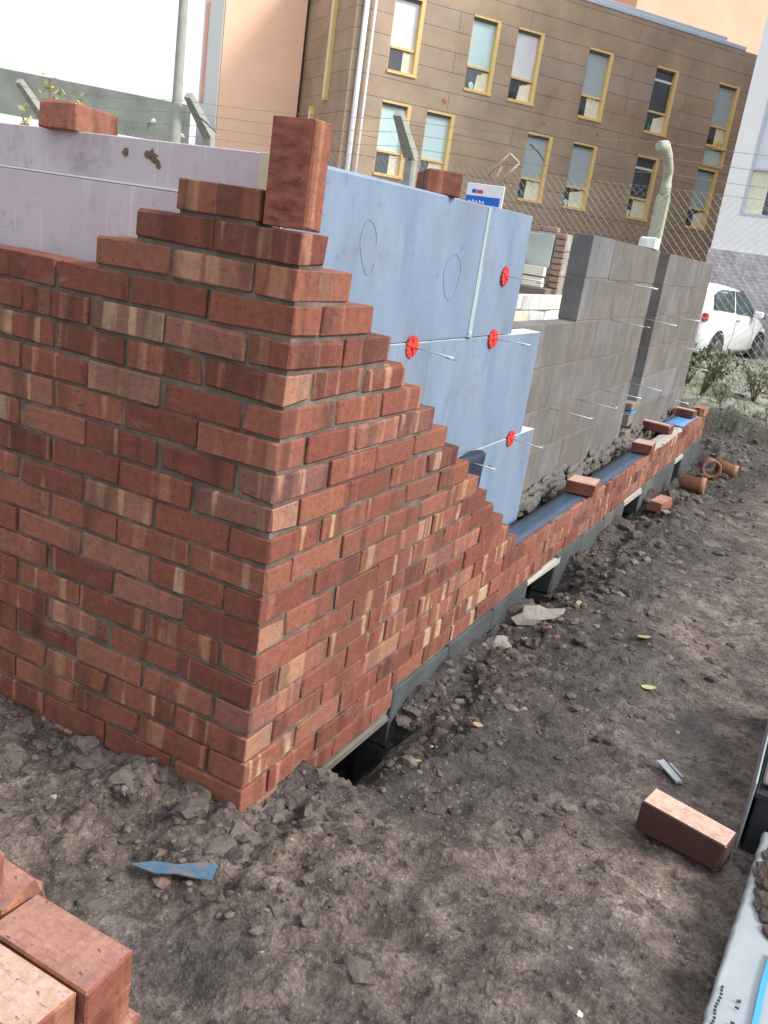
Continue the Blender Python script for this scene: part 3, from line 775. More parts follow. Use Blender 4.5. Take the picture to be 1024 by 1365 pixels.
# pencil marks: loops drawn on the boards
def loop_mark(parent, P, ax, c, rx, rz, tilt, turns=1., tail=0.):
    b = MB(); pts = []
    for i in range(int(40 * turns)):
        t = i / 40 * 2 * math.pi; a = rx * (1 + .1 * math.sin(3 * t)) * math.cos(t); z = rz * math.sin(t) - tail * i / 40
        a, z = a * math.cos(tilt) - z * math.sin(tilt), a * math.sin(tilt) + z * math.cos(tilt)
        pts.append((P, c[0] + a, c[1] + z) if ax == 'x' else (c[0] + a, P, c[1] + z))
    b.tube(pts, .0006, 4); return add_part(parent, b, 'pencil_mark', M['pencil'])
M['pencil'] = mat_simple('pencil_on_lilac', (.36, .33, .36), .8, .1, 20, 0)
loop_mark(bH, YL - .002, 'y', (-.615, -.065), .045, .075, .35, 1.2)
loop_mark(bH, YL - .002, 'y', (-.555, -.055), .02, .08, .2, .8)
loop_mark(bH, YL - .002, 'y', (-1.05, -.045), .05, .06, .4, 1.1)
M['pencil'] = mat_simple('pencil_on_blue', (.155, .20, .265), .8, .1, 20, 0)
loop_mark(bA, XF + .001, 'x', (.55, -.02), .04, .07, .3, .9)
loop_mark(bA, XF + .001, 'x', (1.10, -.08), .06, .07, .2, 1.1)
loop_mark(bC, XF + .0025, 'x', (.75, -.40), .05, .05, .3, 1.1)
def gouge(parent, pts, ax='y'):
    for (a, z, s, st) in pts:
        b = MB(); b.blob((a, YL - .0015, z), s, 2, 0, a * 9, (1, .12, st), .6); add_part(parent, b, 'gouge', M['gouge'])
gouge(bG, [(-.548, .118, .013, .9), (-.535, .108, .008, 1.), (-.524, .098, .005, 1.6), (-.627, .116, .008, .9)])
gouge(bH, [(-.637, -.003, .008, 1.4), (-.632, .008, .006, .8)])
# faint white seam lines along the boards
# black bag / pipe wrap against the boards in the cavity
b = MB(); ring = 14; prof = [(.00, .11), (.03, .125), (.20, .11), (.42, .095)]
bk = MB()
for (z, r_) in [(0, .020), (.012, .026), (.03, .0265), (.14, .024), (.25, .022)]:
    o = len(bk.v)
    for k in range(16):
        t = 2 * math.pi * k / 16; w = 1 + .08 * math.sin(3 * t + z * 20)
        bk.v.append((-.128 + r_ * math.cos(t) * w, 1.47 + r_ * 4.6 * math.sin(t) * w, -.700 - z))
    if o:
        for k in range(16): bk.face([o - 16 + k, o - 16 + (k + 1) % 16, o + (k + 1) % 16, o + k][::-1], sm=True)
bk.face(list(range(16)))
tag(bk.build('plastic_sack', M['navy'], loc=(-.128, 1.47, -.95)), 'folded dark navy plastic stuffed into the cavity by the stepped bricks', 'plastic sack')

# ------------------------------------------------------------------ wall ties
def make_tie(disc, length, label):
    r = empty('wall_tie', (0, 0, 0)); tag(r, label, 'wall tie')
    b = MB(); b.tube([(-.01, 0, 0), (length, 0, -.004)], .0022, 6)
    b.tube([(length - .002, 0, -.004), (length + .002, 0, .004), (length - .03, 0, .005)], .0022, 5)
    b.build('rod', M['steel'], r)
    if disc:
        b = MB(); n = 28; o = 0
        for x in (.002, .008):
            for k in range(n):
                t = 2 * math.pi * k / n; rr = .033 * (1 + .06 * (1 if k % 2 else -1)); b.v.append((x, rr * math.cos(t), rr * math.sin(t)))
        b.face(list(range(n))[::-1]); b.face(range(n, 2 * n))
        for k in range(n): b.face([k, (k + 1) % n, n + (k + 1) % n, n + k])
        d = b.build('disc', M['red'], r, recalc=True)
        b = MB(); b.tube([(.008, 0, 0), (.013, 0, 0)], [.011, .009], 10); b.build('hub', M['red'], d)
        for k in range(6):
            t = k * math.pi / 3; b = MB(); b.box((.0095, .021 * math.cos(t), .021 * math.sin(t)), (.003, .016, .003), rot=Matrix.Rotation(t, 3, 'X'), bev=.0005); b.build('rib', M['red'], d)
    return r
def place_tie(src, loc, label, grp, first=False):
    o = src if first else copy_tree(src)
    o.location = loc; o.rotation_euler = (R(0, 6.28), R(-.02, .06), R(-.08, .08)); o['label'] = label; o['group'] = grp; return o
td = make_tie(True, .15, 'x'); G1 = 'wall ties with red retaining discs'
for i, (y, z, lab) in enumerate([(.88, -.288, 'red disc and tie lowest on the left, just above the brick steps'), (1.545, -.065, 'red disc highest up near the end of the top foam board'),
        (1.535, -.286, 'red disc at the joint below the top board end, beside the bright edge'), (1.94, -.712, 'red disc low down beside the small white triangle of foam')]):
    place_tie(td, (XF + .002, y, z), lab, G1, i == 0)
tn = make_tie(False, .22, 'x'); G2 = 'wall ties sticking out of the bare blockwork'
for i, (y, z) in enumerate([(3.534, -.262), (4.312, -.262), (5.158, -.262), (3.49, -.056), (2.70, -.680), (3.18, -.680), (3.74, -.680), (4.36, -.680), (6.132, -.680), (5.55, -.885), (5.45, -.47), (6.1, -.262), (6.15, -.056)]):
    place_tie(tn, (XB, y, z), 'thin steel tie sticking out of a bed joint of the bare blockwork', G2, i == 0)
tg = make_tie(False, .13, 'x')
for i, (y, z, lab) in enumerate([(1.44, -.725, 'thin steel tie in front of the navy plastic'), (2.02, -1.12, 'thin steel tie low over the dark blue strip beside the last brick step')]):
    place_tie(tg, (XF + .01, y, z), lab, 'wall ties by the brick steps', i == 0)

# ------------------------------------------------------------------ things on the ground
def stone(label, x, y, s, mat='stone', sc=(1, 1, .7), group='stones lying on the mud', lift=.3):
    b = MB(); b.blob((0, 0, 0), s, 2, 0, x * 13 + y * 7, sc, .3)
    o = b.build('stone', M[mat]); o.location = (x, y, gz(x, y) + s * sc[2] * lift); o.rotation_euler = (R(-.2, .2), R(-.2, .2), R(0, 3)); tag(o, label, 'stone', group); return o
stone('dark angular stone against the foot of the left wall', -.500, -.035, .024, lift=.5)
stone('large grey lump of soil below the wall corner', -.075, -.095, .042, sc=(1.1, 1, .6), lift=.4)
stone('flat grey lump just right of the large one below the corner', .03, -.125, .032, sc=(1.2, 1, .5))
stone('small dark stone alone on the near mud', .319, -.185, .019, lift=.6)
stone('flat dark stone half sunk in the near mud', .46, -.215, .034, sc=(1.3, .8, .3))
stone('brown lump left of the blue scrap', -.075, -.40, .03, 'stone', sc=(1.2, 1, .5))
stone('long pale rock in front of the second footing opening', .125, 1.90, .075, 'stone_pale', sc=(.9, 1.7, .6), lift=.5)
stone('pale round rock against the footing left of the second opening', .075, 1.56, .042, 'stone_pale', sc=(1, 1.3, .8), lift=.5)
stone('tiny white pebble near the bottom edge of the mud', .875, -.06, .007, 'foam_edge', lift=.6)
stone('tiny white pebble in the dark soil near the footing', .215, .66, .005, 'foam_edge', lift=.6)
def leaf(label, x, y, s, mat='leaf_yellow', rz=0.):
    b = MB(); n = 10; o = []
    for i in range(n):
        t = 2 * math.pi * i / n; a = s * math.cos(t); c_ = s * .62 * math.sin(t) * (1 + .15 * math.sin(5 * t))
        o.append((a, c_, .10 * s * (a / s) ** 2 + R(0, .1) * s))
    b.prism(o, (0, 0, .0012)); ob = b.build('fallen_leaf', M[mat], recalc=True); ob.location = (x, y, gz(x, y) + .009); ob.rotation_euler = (R(-.2, .2), R(-.2, .2), rz)
    tag(ob, label, 'leaf', 'yellow leaves fallen on the mud')
leaf('bright yellow leaf alone on the bare path', .669, 1.523, .026, 'leaf_pale', .2)
leaf('yellow leaf in the dark soil just past the first lintel', .30, .79, .016, rz=.1)
leaf('yellow leaf nearest the first lintel opening', .225, .52, .016, rz=.4)
leaf('orange leaf on the path right of the pale rock', .56, 1.91, .028, rz=.5)
leaf('yellow leaf among the clods before the second opening', .24, 2.10, .024, rz=2.)
leaf('yellow leaf against the footing past the second opening', .10, 2.86, .022, rz=1.)
# blue scrap
b = MB(); pts = [(-.078, -.252), (-.045, -.215), (.00, -.192), (.045, -.150), (.072, -.140), (.092, -.186), (.060, -.200), (.02, -.215), (-.02, -.243)]
b.prism([(x, y, gz(x, y) * 0 + -1.372 + .004 * noise.noise(Vector((x * 30, y * 30, 0)))) for x, y in pts], (0, 0, .003))
zz = max(gz(x, y) for x, y in pts); o = b.build('plastic_scrap', M['scrap_blue'], recalc=True, loc=(0, -.2, -1.372)); o.location = (0, -.232, zz - .004); tag(o, 'torn flat blue plastic scrap on the mud below the wall corner', 'plastic scrap')
b = MB(); b.sbox((-.05, -.012, 0), (.05, .012, .006), bev=.002, jit=.003); b.sbox((-.03, .016, .002), (.035, .024, .008), bev=.001, jit=.002)
o = b.build('metal_offcut', M['scrap_grey']); o.location = (.845, 1.01, gz(.845, 1.01) + .012); o.rotation_euler = (.05, .1, -.75); tag(o, 'small grey metal offcut on the mud beyond the loose brick', 'metal offcut')
# clay pipes
def pipe(label, x, y, z, rz, L, r_, tilt=0.):
    b = MB(); n = 20
    for (a, rr) in ((-L / 2, r_), (L / 2 - .04, r_), (L / 2 - .035, r_ * 1.2), (L / 2, r_ * 1.2), (L / 2, r_ * .95), (L / 2 - .04, r_ * .85), (-L / 2, r_ * .85)):
        for k in range(n): t = 2 * math.pi * k / n; b.v.append((a, rr * math.cos(t), rr * math.sin(t)))
    for i in range(7):
        j = (i + 1) % 7
        for k in range(n): b.face([i * n + k, i * n + (k + 1) % n, j * n + (k + 1) % n, j * n + k], sm=True)
    o = b.build('clay_pipe', M['clay'], recalc=True); o.location = (x, y, z); o.rotation_euler = (0, tilt, rz); tag(o, label, 'clay pipe', 'short clay pipes in the hole at the far end')
pipe('short clay pipe stub lying nearest the wall foot in the far hole', .20, 5.20, gz(.2, 5.2) + .07, .05, .17, .055)
pipe('clay pipe stub showing its dark open end in the far hole', .225, 5.80, gz(.225, 5.8) + .10, -1.3, .16, .062)
pipe('pale clay pipe fitting behind the open ended one', .33, 5.92, gz(.33, 5.9) + .09, .15, .16, .045, .25)

# wrapped pack at the lower right
pk = empty('wrapped_pack', (1.35, .2, -1.4)); tag(pk, 'flat pack wrapped in white polythene with blue stripe and small black print', 'wrapped pack')
b = MB(); o = 0
ns, nt = 60, 26
def pk_edge(y): return 1.082 + .047 * (y + .02) + (.004 * noise.noise(Vector((y * 30, 1, 0)))) 
rows = []
for i in range(ns + 1):
    y = lerp(-.75, .742, i / ns); row = []
    e = pk_edge(y)
    prof = [(e + .035, -1.40), (e + .012, -1.335), (e + .001, -1.312), (e + .006, -1.302)]
    for k in range(nt): x = e + .012 + (1.75 - e) * (k / (nt - 1)) ** 1.3; prof.append((x, -1.300 + .0025 * noise.noise(Vector((x * 18, y * 9, 0))) + .004 * noise.noise(Vector((x * 5, y * 3, 4)))))
    for x, z in prof: row.append(len(b.v)); b.v.append((x, y, z))
    rows.append(row)
for i in range(ns):
    for k in range(len(rows[0]) - 1): b.face([rows[i][k], rows[i][k + 1], rows[i + 1][k + 1], rows[i + 1][k]][::-1], sm=True)
b.poly([(pk_edge(.742) + .035, .742, -1.40), (1.75, .742, -1.40), (1.75, .742, -1.300), (pk_edge(.742) + .006, .742, -1.302)])
b.build('polythene_wrap', M['poly'], pk, loc=(1.35, .2, -1.4))
b = MB()
ys_ = [lerp(-.75, .27, i / 20) for i in range(21)]; o = 0
for y0 in ys_:
    x = 1.163 + .045 * (y0 + .02) + .001 * math.sin(y0 * 30); b.v += [(x, y0, -1.2985), (x, y0, -1.2915), (x + .011, y0, -1.2915), (x + .011, y0, -1.2985)]
for i in range(20):
    for q in range(4): b.face([i * 4 + q, i * 4 + (q + 1) % 4, i * 4 + 4 + (q + 1) % 4, i * 4 + 4 + q])
b.build('blue_stripe', M['stripe'], pk, recalc=True, loc=(1.35, .2, -1.4))
b = MB(); rr_ = random.Random(3)
def print_row(y0, y1, dx, sz, gap):
    y = y0
    while y < y1:
        w = rr_.uniform(.45, 1.) * sz
        if rr_.random() < .85:
            x = pk_edge(y) + dx
            k = rr_.random()
            b.sbox((x, y, -1.2985), (x + sz * .8, y + w * .35, -1.2935), bev=.0004)
            if k > .3: b.sbox((x + rr_.uniform(0, .5) * sz, y + w * .35, -1.2985), (x + sz * .75, y + w * .8, -1.2937), bev=.0004)
        y += w + gap
for a_ in ((-.35, .12, .014, .007, .005), (-.45, .10, .046, .010, .014)):
    b = MB(); print_row(*a_); b.build('printed_text', M['print'], pk, loc=(1.35, .2, -1.4))
# brown mud heap on the pack
b = MB()
for i in range(260):
    t = R(0, 6.28); q = math.sqrt(R(0, 1)); b.blob((1.215 + .085 * q * math.cos(t), .52 + .19 * q * math.sin(t), -1.296 + .022 * (1 - q * q)), R(.008, .018), 2, R(0, 1), i * 2.1, (1.3, 1.6, .5), .3)
tag(b.build('mud_heap', M['hessian'], loc=(1.2, .52, -1.3)), 'heap of rough brown mud lying on the white wrapped pack', 'mud', kind='stuff')
# dark crate behind the pack
tb = empty('plastic_crate', (1.35, 1.2, -1.4)); tag(tb, 'black plastic crate with a dusty grey slab on top at the right edge', 'crate')
b = MB(); b.sbox((1.083, .772, -1.42), (1.72, 1.62, -1.208), bev=.006); b.sbox((1.075, .766, -1.235), (1.735, 1.63, -1.213), bev=.004); b.build('body', M['black'], tb, loc=(1.35, 1.2, -1.4))
b = MB(); b.sbox((1.085, .778, -1.207), (1.72, 1.61, -1.185), bev=.006, jit=.002, r=.7); b.build('slab', M['block'], tb, loc=(1.35, 1.2, -1.4))
b = MB(); b.sbox((1.0695, .764, -1.41), (1.0745, 1.60, -1.19), bev=.002); b.build('edge_strip', M['scrap_grey'], tb, loc=(1.35, 1.2, -1.4))

# ------------------------------------------------------------------ chain-link fence
FY = 10.
fence = empty('wire_fence', (-4, FY, -1.4)); tag(fence, 'chain link fence on cranked concrete posts with barbed wire along the top', 'fence')
post_x = [-12.05, -8.5, -5.0, -1.53, 1.95]
def make_post(x, mat, curved=False):
    b = MB(); z1 = 1.03
    if not curved:
        b.box((x, FY, (-1.5 + z1) / 2), (.17, .13, z1 + 1.5), bev=.015, jit=.003)
        p = [(x - .085, FY - .065, z1 - .03), (x + .085, FY - .065, z1 - .03), (x + .085, FY + .065, z1 + .02), (x - .085, FY + .065, z1 + .02)]
        o = len(b.v); t = [(x - .06, FY - .56, z1 + .43), (x + .06, FY - .56, z1 + .43), (x + .06, FY - .50, z1 + .50), (x - .06, FY - .50, z1 + .50)]
        b.v += p + t
        b.face([o, o + 1, o + 5, o + 4]); b.face([o + 1, o + 2, o + 6, o + 5]); b.face([o + 2, o + 3, o + 7, o + 6]); b.face([o + 3, o, o + 4, o + 7]); b.face([o + 4, o + 5, o + 6, o + 7])
    else:
        b.box((x, FY, (-1.5 + z1 - .1) / 2), (.165, .13, z1 + 1.4), bev=.015, jit=.003)
        b.tube([(x, FY, z1 - .14), (x, FY, z1), (x, FY - .06, z1 + .16), (x - .02, FY - .18, z1 + .30), (x - .05, FY - .32, z1 + .38), (x - .10, FY - .40, z1 + .37)], [.070, .062, .058, .058, .074, .052], 10)
    return b.build('post', M[mat], fence, recalc=True, loc=(-4, FY, -1.4))
for i, x in enumerate(post_x): make_post(x, 'post_pale' if i == 3 else 'post', i == 3)
b = MB(); P_ = .094; H0, H1 = -1.35, .98; rows_ = int((H1 - H0) / (P_ / 2))
x = -12.; k = 0
verts = []; 
while x < 2.2:
    pts = [(x + (P_ / 2 if (j + k) % 2 else 0) * 1.0, FY - .075 + (.004 if j % 2 else 0), H1 - j * P_ / 2) for j in range(rows_ + 1)]
    o = len(b.v); w = .0019
    for p in pts: b.v += [(p[0] - w, p[1], p[2]), (p[0], p[1] - w, p[2]), (p[0] + w, p[1], p[2]), (p[0], p[1] + w, p[2])]
    for j in range(rows_):
        for q in range(4): b.face([o + j * 4 + q, o + j * 4 + (q + 1) % 4, o + j * 4 + 4 + (q + 1) % 4, o + j * 4 + 4 + q])
    x += P_ / 2; k += 1
b.build('chain_link_mesh', M['wire'], fence, loc=(-4, FY, -1.4))
for z, dy in ((.985, 0), (1.13, -.16), (1.28, -.34), (1.42, -.50)):
    b = MB(); pts = []
    n = 80
    for i in range(n + 1):
        xx = lerp(-12, 2.2, i / n); u_ = (xx - post_x[0]) / 3.5 % 1; pts.append((xx, FY - .07 + dy, z - .05 * u_ * (1 - u_) * 4 * (1 if dy else .3)))
    b.tube(pts, .0026, 4)
    if dy:
        for i in range(120):
            xx = lerp(-12, 2.2, i / 120); u_ = (xx - post_x[0]) / 3.5 % 1; zc = z - .2 * u_ * (1 - u_)
            b.tube([(xx, FY - .08 + dy, zc - .014), (xx + .01, FY - .06 + dy, zc + .014)], .002, 3)
    b.build('barbed_wire' if dy else 'line_wire', M['barb'], fence, loc=(-4, FY, -1.4))
# snagged sticks on the wires
for lab, pa, pb in (('dark stick snagged on the barbed wire in front of the brown building', (-3.22, 9.70, 1.30), (-3.02, 9.78, 1.12)), ('dark stick snagged on the wires at the left, over the left foam board', (-7.95, 9.0, 1.20), (-7.72, 9.2, 1.0))):
    b = MB(); b.tube([pa, [(u + v) / 2 + .01 for u, v in zip(pa, pb)], pb], [.010, .012, .006], 5); tag(b.build('stick', M['wire_dark'], loc=pa), lab, 'stick', 'sticks snagged on the fence wires')
b = MB()
for pa, pb in (((-3.78, 9.85, .90), (-3.52, 9.85, 1.18)), ((-3.52, 9.85, 1.18), (-3.38, 9.85, 1.08)), ((-3.38, 9.85, 1.08), (-3.62, 9.85, .80)), ((-3.70, 9.84, .78), (-3.60, 9.84, 1.02))): b.tube([pa, pb], .016, 4)
tag(b.build('timber_frame', M['timber_pale'], loc=(-3.6, 9.85, .9)), 'thin pale bent timber frame standing behind the sign at the fence', 'timber frame')
# sign
sg = empty('sign_board', (-3.7, 9.72, -1.1)); tag(sg, 'small white sign board with a blue band above the end of the foam board', 'sign')
sg.rotation_euler = (0, 0, 0)
b = MB(); b.sbox((-3.98, 9.715, .40), (-3.46, 9.735, .775), bev=.004); b.build('panel', M['sign_white'], sg, loc=(-3.7, 9.72, -1.1))
b = MB(); b.sbox((-3.975, 9.708, .42), (-3.50, 9.713, .625), bev=.001); b.build('blue_band', M['sign_blue'], sg, loc=(-3.7, 9.72, -1.1))
b = MB(); b.sbox((-3.90, 9.709, .66), (-3.84, 9.7135, .705), bev=.004); b.build('blue_mark', M['sign_blue'], sg, loc=(-3.7, 9.72, -1.1))
b = MB(); b.sbox((-3.83, 9.709, .66), (-3.75, 9.7135, .70), bev=.004); b.build('red_mark', M['red'], sg, loc=(-3.7, 9.72, -1.1))
b = MB()
for i in range(5): b.tube([(-3.93 + i * .048, 9.704, .535), (-3.915 + i * .048, 9.704, .56 + .012 * (i % 2)), (-3.90 + i * .048, 9.704, .53)], .010, 5)
b.build('white_lettering', M['sign_white'], sg, loc=(-3.7, 9.72, -1.1))
b = MB(); b.tube([(-3.72, 9.74, -1.5), (-3.72, 9.74, .45)], .03, 8); b.build('pole', M['timber_pale'], sg, loc=(-3.7, 9.72, -1.1))
# lamp pole at left
b = MB(); b.tube([(-8.78, 9.55, -1.5), (-8.78, 9.55, 1.2), (-8.78, 9.55, 1.45), (-8.78, 9.55, 3.2), (-8.78, 9.55, 5.2)], [.095, .09, .07, .062, .055], 14)
tag(b.build('lamp_pole', M['post'], loc=(-8.78, 9.55, -1.4)), 'tall grey pole rising out of the top of the photo beside the cranked fence post', 'pole')

# ------------------------------------------------------------------ buildings
D_ = Vector((.58905, .8081, 0)).normalized(); N_ = Vector((.8081, -.58905, 0)).normalized()
def frame_mat(P0, u=D_, n=N_):
    m = Matrix(((u.x, -n.x, 0, P0[0]), (u.y, -n.y, 0, P0[1]), (0, 0, 1, P0[2]), (0, 0, 0, 1))); return m  # local x along facade, y into the building
def facade(mb, x0, x1, z0, z1, holes, dep=.14, y=0.):
    xs = sorted({x0, x1, *[h[0] for h in holes], *[h[1] for h in holes]}); zs = sorted({z0, z1, *[h[2] for h in holes], *[h[3] for h in holes]})
    for i in range(len(xs) - 1):
        for j in range(len(zs) - 1):
            cx, cz = (xs[i] + xs[i + 1]) / 2, (zs[j] + zs[j + 1]) / 2
            if any(h[0] < cx < h[1] and h[2] < cz < h[3] for h in holes): continue
            mb.poly([(xs[i], y, zs[j]), (xs[i + 1], y, zs[j]), (xs[i + 1], y, zs[j + 1]), (xs[i], y, zs[j + 1])])
    for a, b_, c, d in holes:
        mb.poly([(a, y, c), (a, y + dep, c), (b_, y + dep, c), (b_, y, c)][::-1]); mb.poly([(a, y, d), (b_, y, d), (b_, y + dep, d), (a, y + dep, d)][::-1])
        mb.poly([(a, y, c), (a, y, d), (a, y + dep, d), (a, y + dep, c)][::-1]); mb.poly([(b_, y, c), (b_, y + dep, c), (b_, y + dep, d), (b_, y, d)][::-1])
        mb.poly([(a, y + dep, c), (b_, y + dep, c), (b_, y + dep, d), (a, y + dep, d)])
P0 = (-7.89, 20.76, 0)
cb = empty('apartment_building', (0, 0, 0)); cb.matrix_world = frame_mat((P0[0], P0[1], -1.4))
tag(cb, 'brown copper-panelled apartment block with paired yellow-framed windows behind the fence', 'building')
def bpart(mb, name, mat, parent, label=None):
    me_o = mb.build(name, mat); me_o.parent = parent
    if label: me_o['label'] = label
    return me_o
zz0 = 1.4
wins = [(-3.62, 5.08, 'sky'), (-1.58, 5.08, 'blind'), (-.33, 5.08, 'sky'), (1.82, 5.08, 'blindg'), (4.03, 5.1, 'half'), (6.27, 5.13, 'blindg'),
        (-3.62, 2.87, 'blind'), (-2.44, 2.87, 'blind'), (.45, 2.88, 'blindg'), (1.88, 2.89, 'blindg'), (4.02, 2.92, 'half'), (6.20, 2.95, 'blindg')]
WW, WH = .76, 1.63
holes = [(x, x + WW, z + zz0 - WH, z + zz0) for x, z, k in wins]
holes += [(6.30, 6.30 + WW, 3.02 + zz0, 3.47 + zz0)]
ROOF = 6.02 + zz0
b = MB(); facade(b, -4.52, 7.62, -.2, ROOF, holes)
b.poly([(-4.52, 0, -.2), (-4.52, 0, ROOF), (-4.52, 9, ROOF), (-4.52, 9, -.2)][::-1]); b.poly([(7.62, 0, -.2), (7.62, 9, -.2), (7.62, 9, ROOF), (7.62, 0, ROOF)][::-1])
b.poly([(-4.52, 9, -.2), (-4.52, 9, ROOF), (7.62, 9, ROOF), (7.62, 9, -.2)]); b.poly([(-4.52, 0, ROOF), (7.62, 0, ROOF), (7.62, 9, ROOF), (-4.52, 9, ROOF)])
bpart(b, 'wall', M['copper'], cb)
b = MB(); b.sbox((-4.6, -.03, ROOF + .003), (6.9, .18, ROOF + .10), bev=.01); b.sbox((-4.2, .35, ROOF + .10), (6.5, .8, ROOF + .30), bev=.01)
bpart(b, 'roof_edge', M['roof_edge'], cb)
def window(parent, x, z1, kind, w=WW, h=WH):
    z0 = z1 - h; f = .065; y0, y1 = -.012, .125
    b = MB()
    b.sbox((x, y0, z1 - f * .7), (x + w, y1, z1)); b.sbox((x, y0 - .03, z0), (x + w, y1, z0 + f)); b.sbox((x, y0 + .06, z0 + f), (x + f * .55, y1, z1 - f * .7)); b.sbox((x + w - f * 1.5, y0, z0 + f), (x + w, y1, z1 - f * .7))
    tz = z0 + h * .34
    b.sbox((x + f * .55, y0 + .05, tz - f * .5), (x + w - f * 1.5, y1, tz + f * .3))
    wo = bpart(b, 'window', M['frame'], parent)
    xa, xb = x + f * .55, x + w - f * 1.5
    def sub(name, mat, za, zb, xa_=xa, xb_=xb, y=.10):
        bb = MB(); bb.sbox((xa_, y, za), (xb_, y + .012, zb), bev=.001); o = bpart(bb, name, mat, wo); return o
    up = {'sky': 'sky_glass', 'blind': 'blind', 'blindg': 'blind_grey', 'half': 'glass', 'glass': 'glass'}[kind]
    sub('blind' if 'blind' in kind else 'pane', M[up], tz + f * .3, z1 - f * .7 - .05)
    b2 = MB(); b2.sbox((xa, .03, z1 - f * .7 - .05), (xb, .1, z1 - f * .7), bev=.001); bpart(b2, 'blind_box', M['wire_dark'], wo)
    if kind == 'half': sub('transom', M['white_metal'], z1 - .34, z1 - .28, y=.085)
    sub('pane', M['glass'], z0 + f, tz - f * .5)
    r_ = random.Random(int(x * 100))
    n_ = r_.randint(1, 2); cx = lerp(xa, xb, r_.uniform(.25, .6)); bb = MB(); pts = []; k_ = 7
    for i in range(k_ + 1):
        t = i / k_; pts.append((lerp(cx + r_.uniform(-.03, .03), xb, t), .088 + .008 * math.sin(t * 17), tz - f * .5 - r_.uniform(0, .03) - (.10 * (1 - t) if n_ == 1 else 0)))
    bb.prism([(p[0], .09, p[2]) for p in pts] + [(xb, .09, z0 + f), (cx + r_.uniform(-.08, .03), .09, z0 + f)], (0, .006, 0)); bpart(bb, 'curtain', M['curtain'], wo)
    if r_.random() < .7:
        bb = MB(); bb.blob((lerp(xa, cx, .5), .075, z0 + f + .09), .07, 2, 0, x, (1, .2, 1.2), .3); bpart(bb, 'ornament', M[r_.choice(['blind', 'car_blue', 'frame', 'black', 'black'])], wo)
    return wo
for x, z, k in wins: window(cb, x, z + zz0, k)
b = MB(); b.sbox((6.33, .10, 3.04 + zz0), (7.0, .115, 3.45 + zz0)); bpart(b, 'panel', M['blind'], cb)
b = MB(); b.sbox((6.30, -.01, 3.02 + zz0), (7.06, .11, 3.06 + zz0)); b.sbox((6.98, -.01, 3.06 + zz0), (7.06, .11, 3.47 + zz0)); bpart(b, 'panel_frame', M['frame'], cb)
b = MB(); b.blob((6.78, .05, 3.62 + zz0), .09, 2, 0, 2, (1, .4, .8), .2); bpart(b, 'yellow_cushion', mat_simple('yellow_cloth', (.75, .50, .02), .7, .1, 20, 0), cb)
for x, z, s in ((-2.05, 3.14, .06), (.85, 3.14, .05), (2.55, 3.17, .05), (-2.0, 3.1, .04), (.1, 1.0, .07), (5.1, 3.1, .05)):
    b = MB(); b.blob((x, -.004, z + zz0), s, 1, 0, x, (1, .05, .8), .3); bpart(b, 'red_paint_spot', mat_simple('red_spot', (.50, .11, .09), .7, .1, 20, 0), cb)
for x, r_ in ((-4.33, .06), (-4.12, .03)):
    b = MB(); b.tube([(x, -.10, -.2), (x, -.10, ROOF + .1)], r_, 10); bpart(b, 'downpipe', M['white_metal'], cb)
# windows in the side wall
for y, z0_, z1_ in ((1.25, 2.75, 5.5), (2.05, 1.4, 2.65)):
    b = MB(); b.sbox((-4.60, y - .10, z0_ + zz0), (-4.515, y + .10, z1_ + zz0)); wo = bpart(b, 'window', M['frame'], cb)
    b = MB(); b.sbox((-4.607, y - .06, z0_ + .06 + zz0), (-4.602, y + .03, z1_ - .1 + zz0), bev=.001); bpart(b, 'pane', M['curtain'], wo)

def simple_building(label, base, x0, x1, dep, h, mat, winlist=(), capmat=None, fr='white_metal', fm=None):
    e = empty('building', (0, 0, 0)); e.matrix_world = fm or frame_mat(base); tag(e, label, 'building')
    b = MB(); facade(b, x0, x1, -.3, h, [(a, a + w, z, z + hh) for a, z, w, hh in winlist])
    b.poly([(x0, 0, -.3), (x0, 0, h), (x0, dep, h), (x0, dep, -.3)][::-1]); b.poly([(x1, 0, -.3), (x1, dep, -.3), (x1, dep, h), (x1, 0, h)][::-1])
    b.poly([(x0, dep, -.3), (x0, dep, h), (x1, dep, h), (x1, dep, -.3)]); b.poly([(x0, 0, h), (x1, 0, h), (x1, dep, h), (x0, dep, h)])
    bpart(b, 'wall', M[mat], e)
    if capmat: b = MB(); b.sbox((x0 - .1, -.08, h + .003), (x1 + .1, .3, h + .14), bev=.01); bpart(b, 'roof_edge', M[capmat], e)
    for a, z, w, hh in winlist:
        b = MB(); f = .06
        b.sbox((a, -.01, z), (a + w, .12, z + f)); b.sbox((a, -.01, z + hh - f), (a + w, .12, z + hh)); b.sbox((a, -.01, z + f), (a + f, .12, z + hh - f)); b.sbox((a + w - f, -.01, z + f), (a + w, .12, z + hh - f))
        b.sbox((a + f, .0, z + hh * .40), (a + w - f, .12, z + hh * .40 + .05))
        wo = bpart(b, 'window', M[fr], e)
        b = MB(); b.sbox((a + f, .10, z + f), (a + w - f, .115, z + hh * .40)); bpart(b, 'pane', M['glass'], wo)
        b = MB(); b.sbox((a + f, .10, z + hh * .40 + .05), (a + w - f, .115, z + hh - f)); bpart(b, 'pane', M['sky_glass'], wo)
        b = MB(); b.sbox((a + f, .085, z + f), (a + f + w * .28, .095, z + hh * .40)); bpart(b, 'curtain', M['curtain'], wo)
    return e
wb = simple_building('white rendered building with a grey brick base at the right edge', (0, 0, 0), 0, 18, 10, 12, 'render_white', [(.42, 2.84, 1.35, 2.35), (3.4, 2.84, 1.35, 2.35), (.42, 6.1, 1.35, 2.2), (3.4, 6.1, 1.35, 2.2)], None, 'roof_edge', frame_mat((-2.47, 20., -1.4), Vector((1, 0, 0)), Vector((0, -1, 0))))
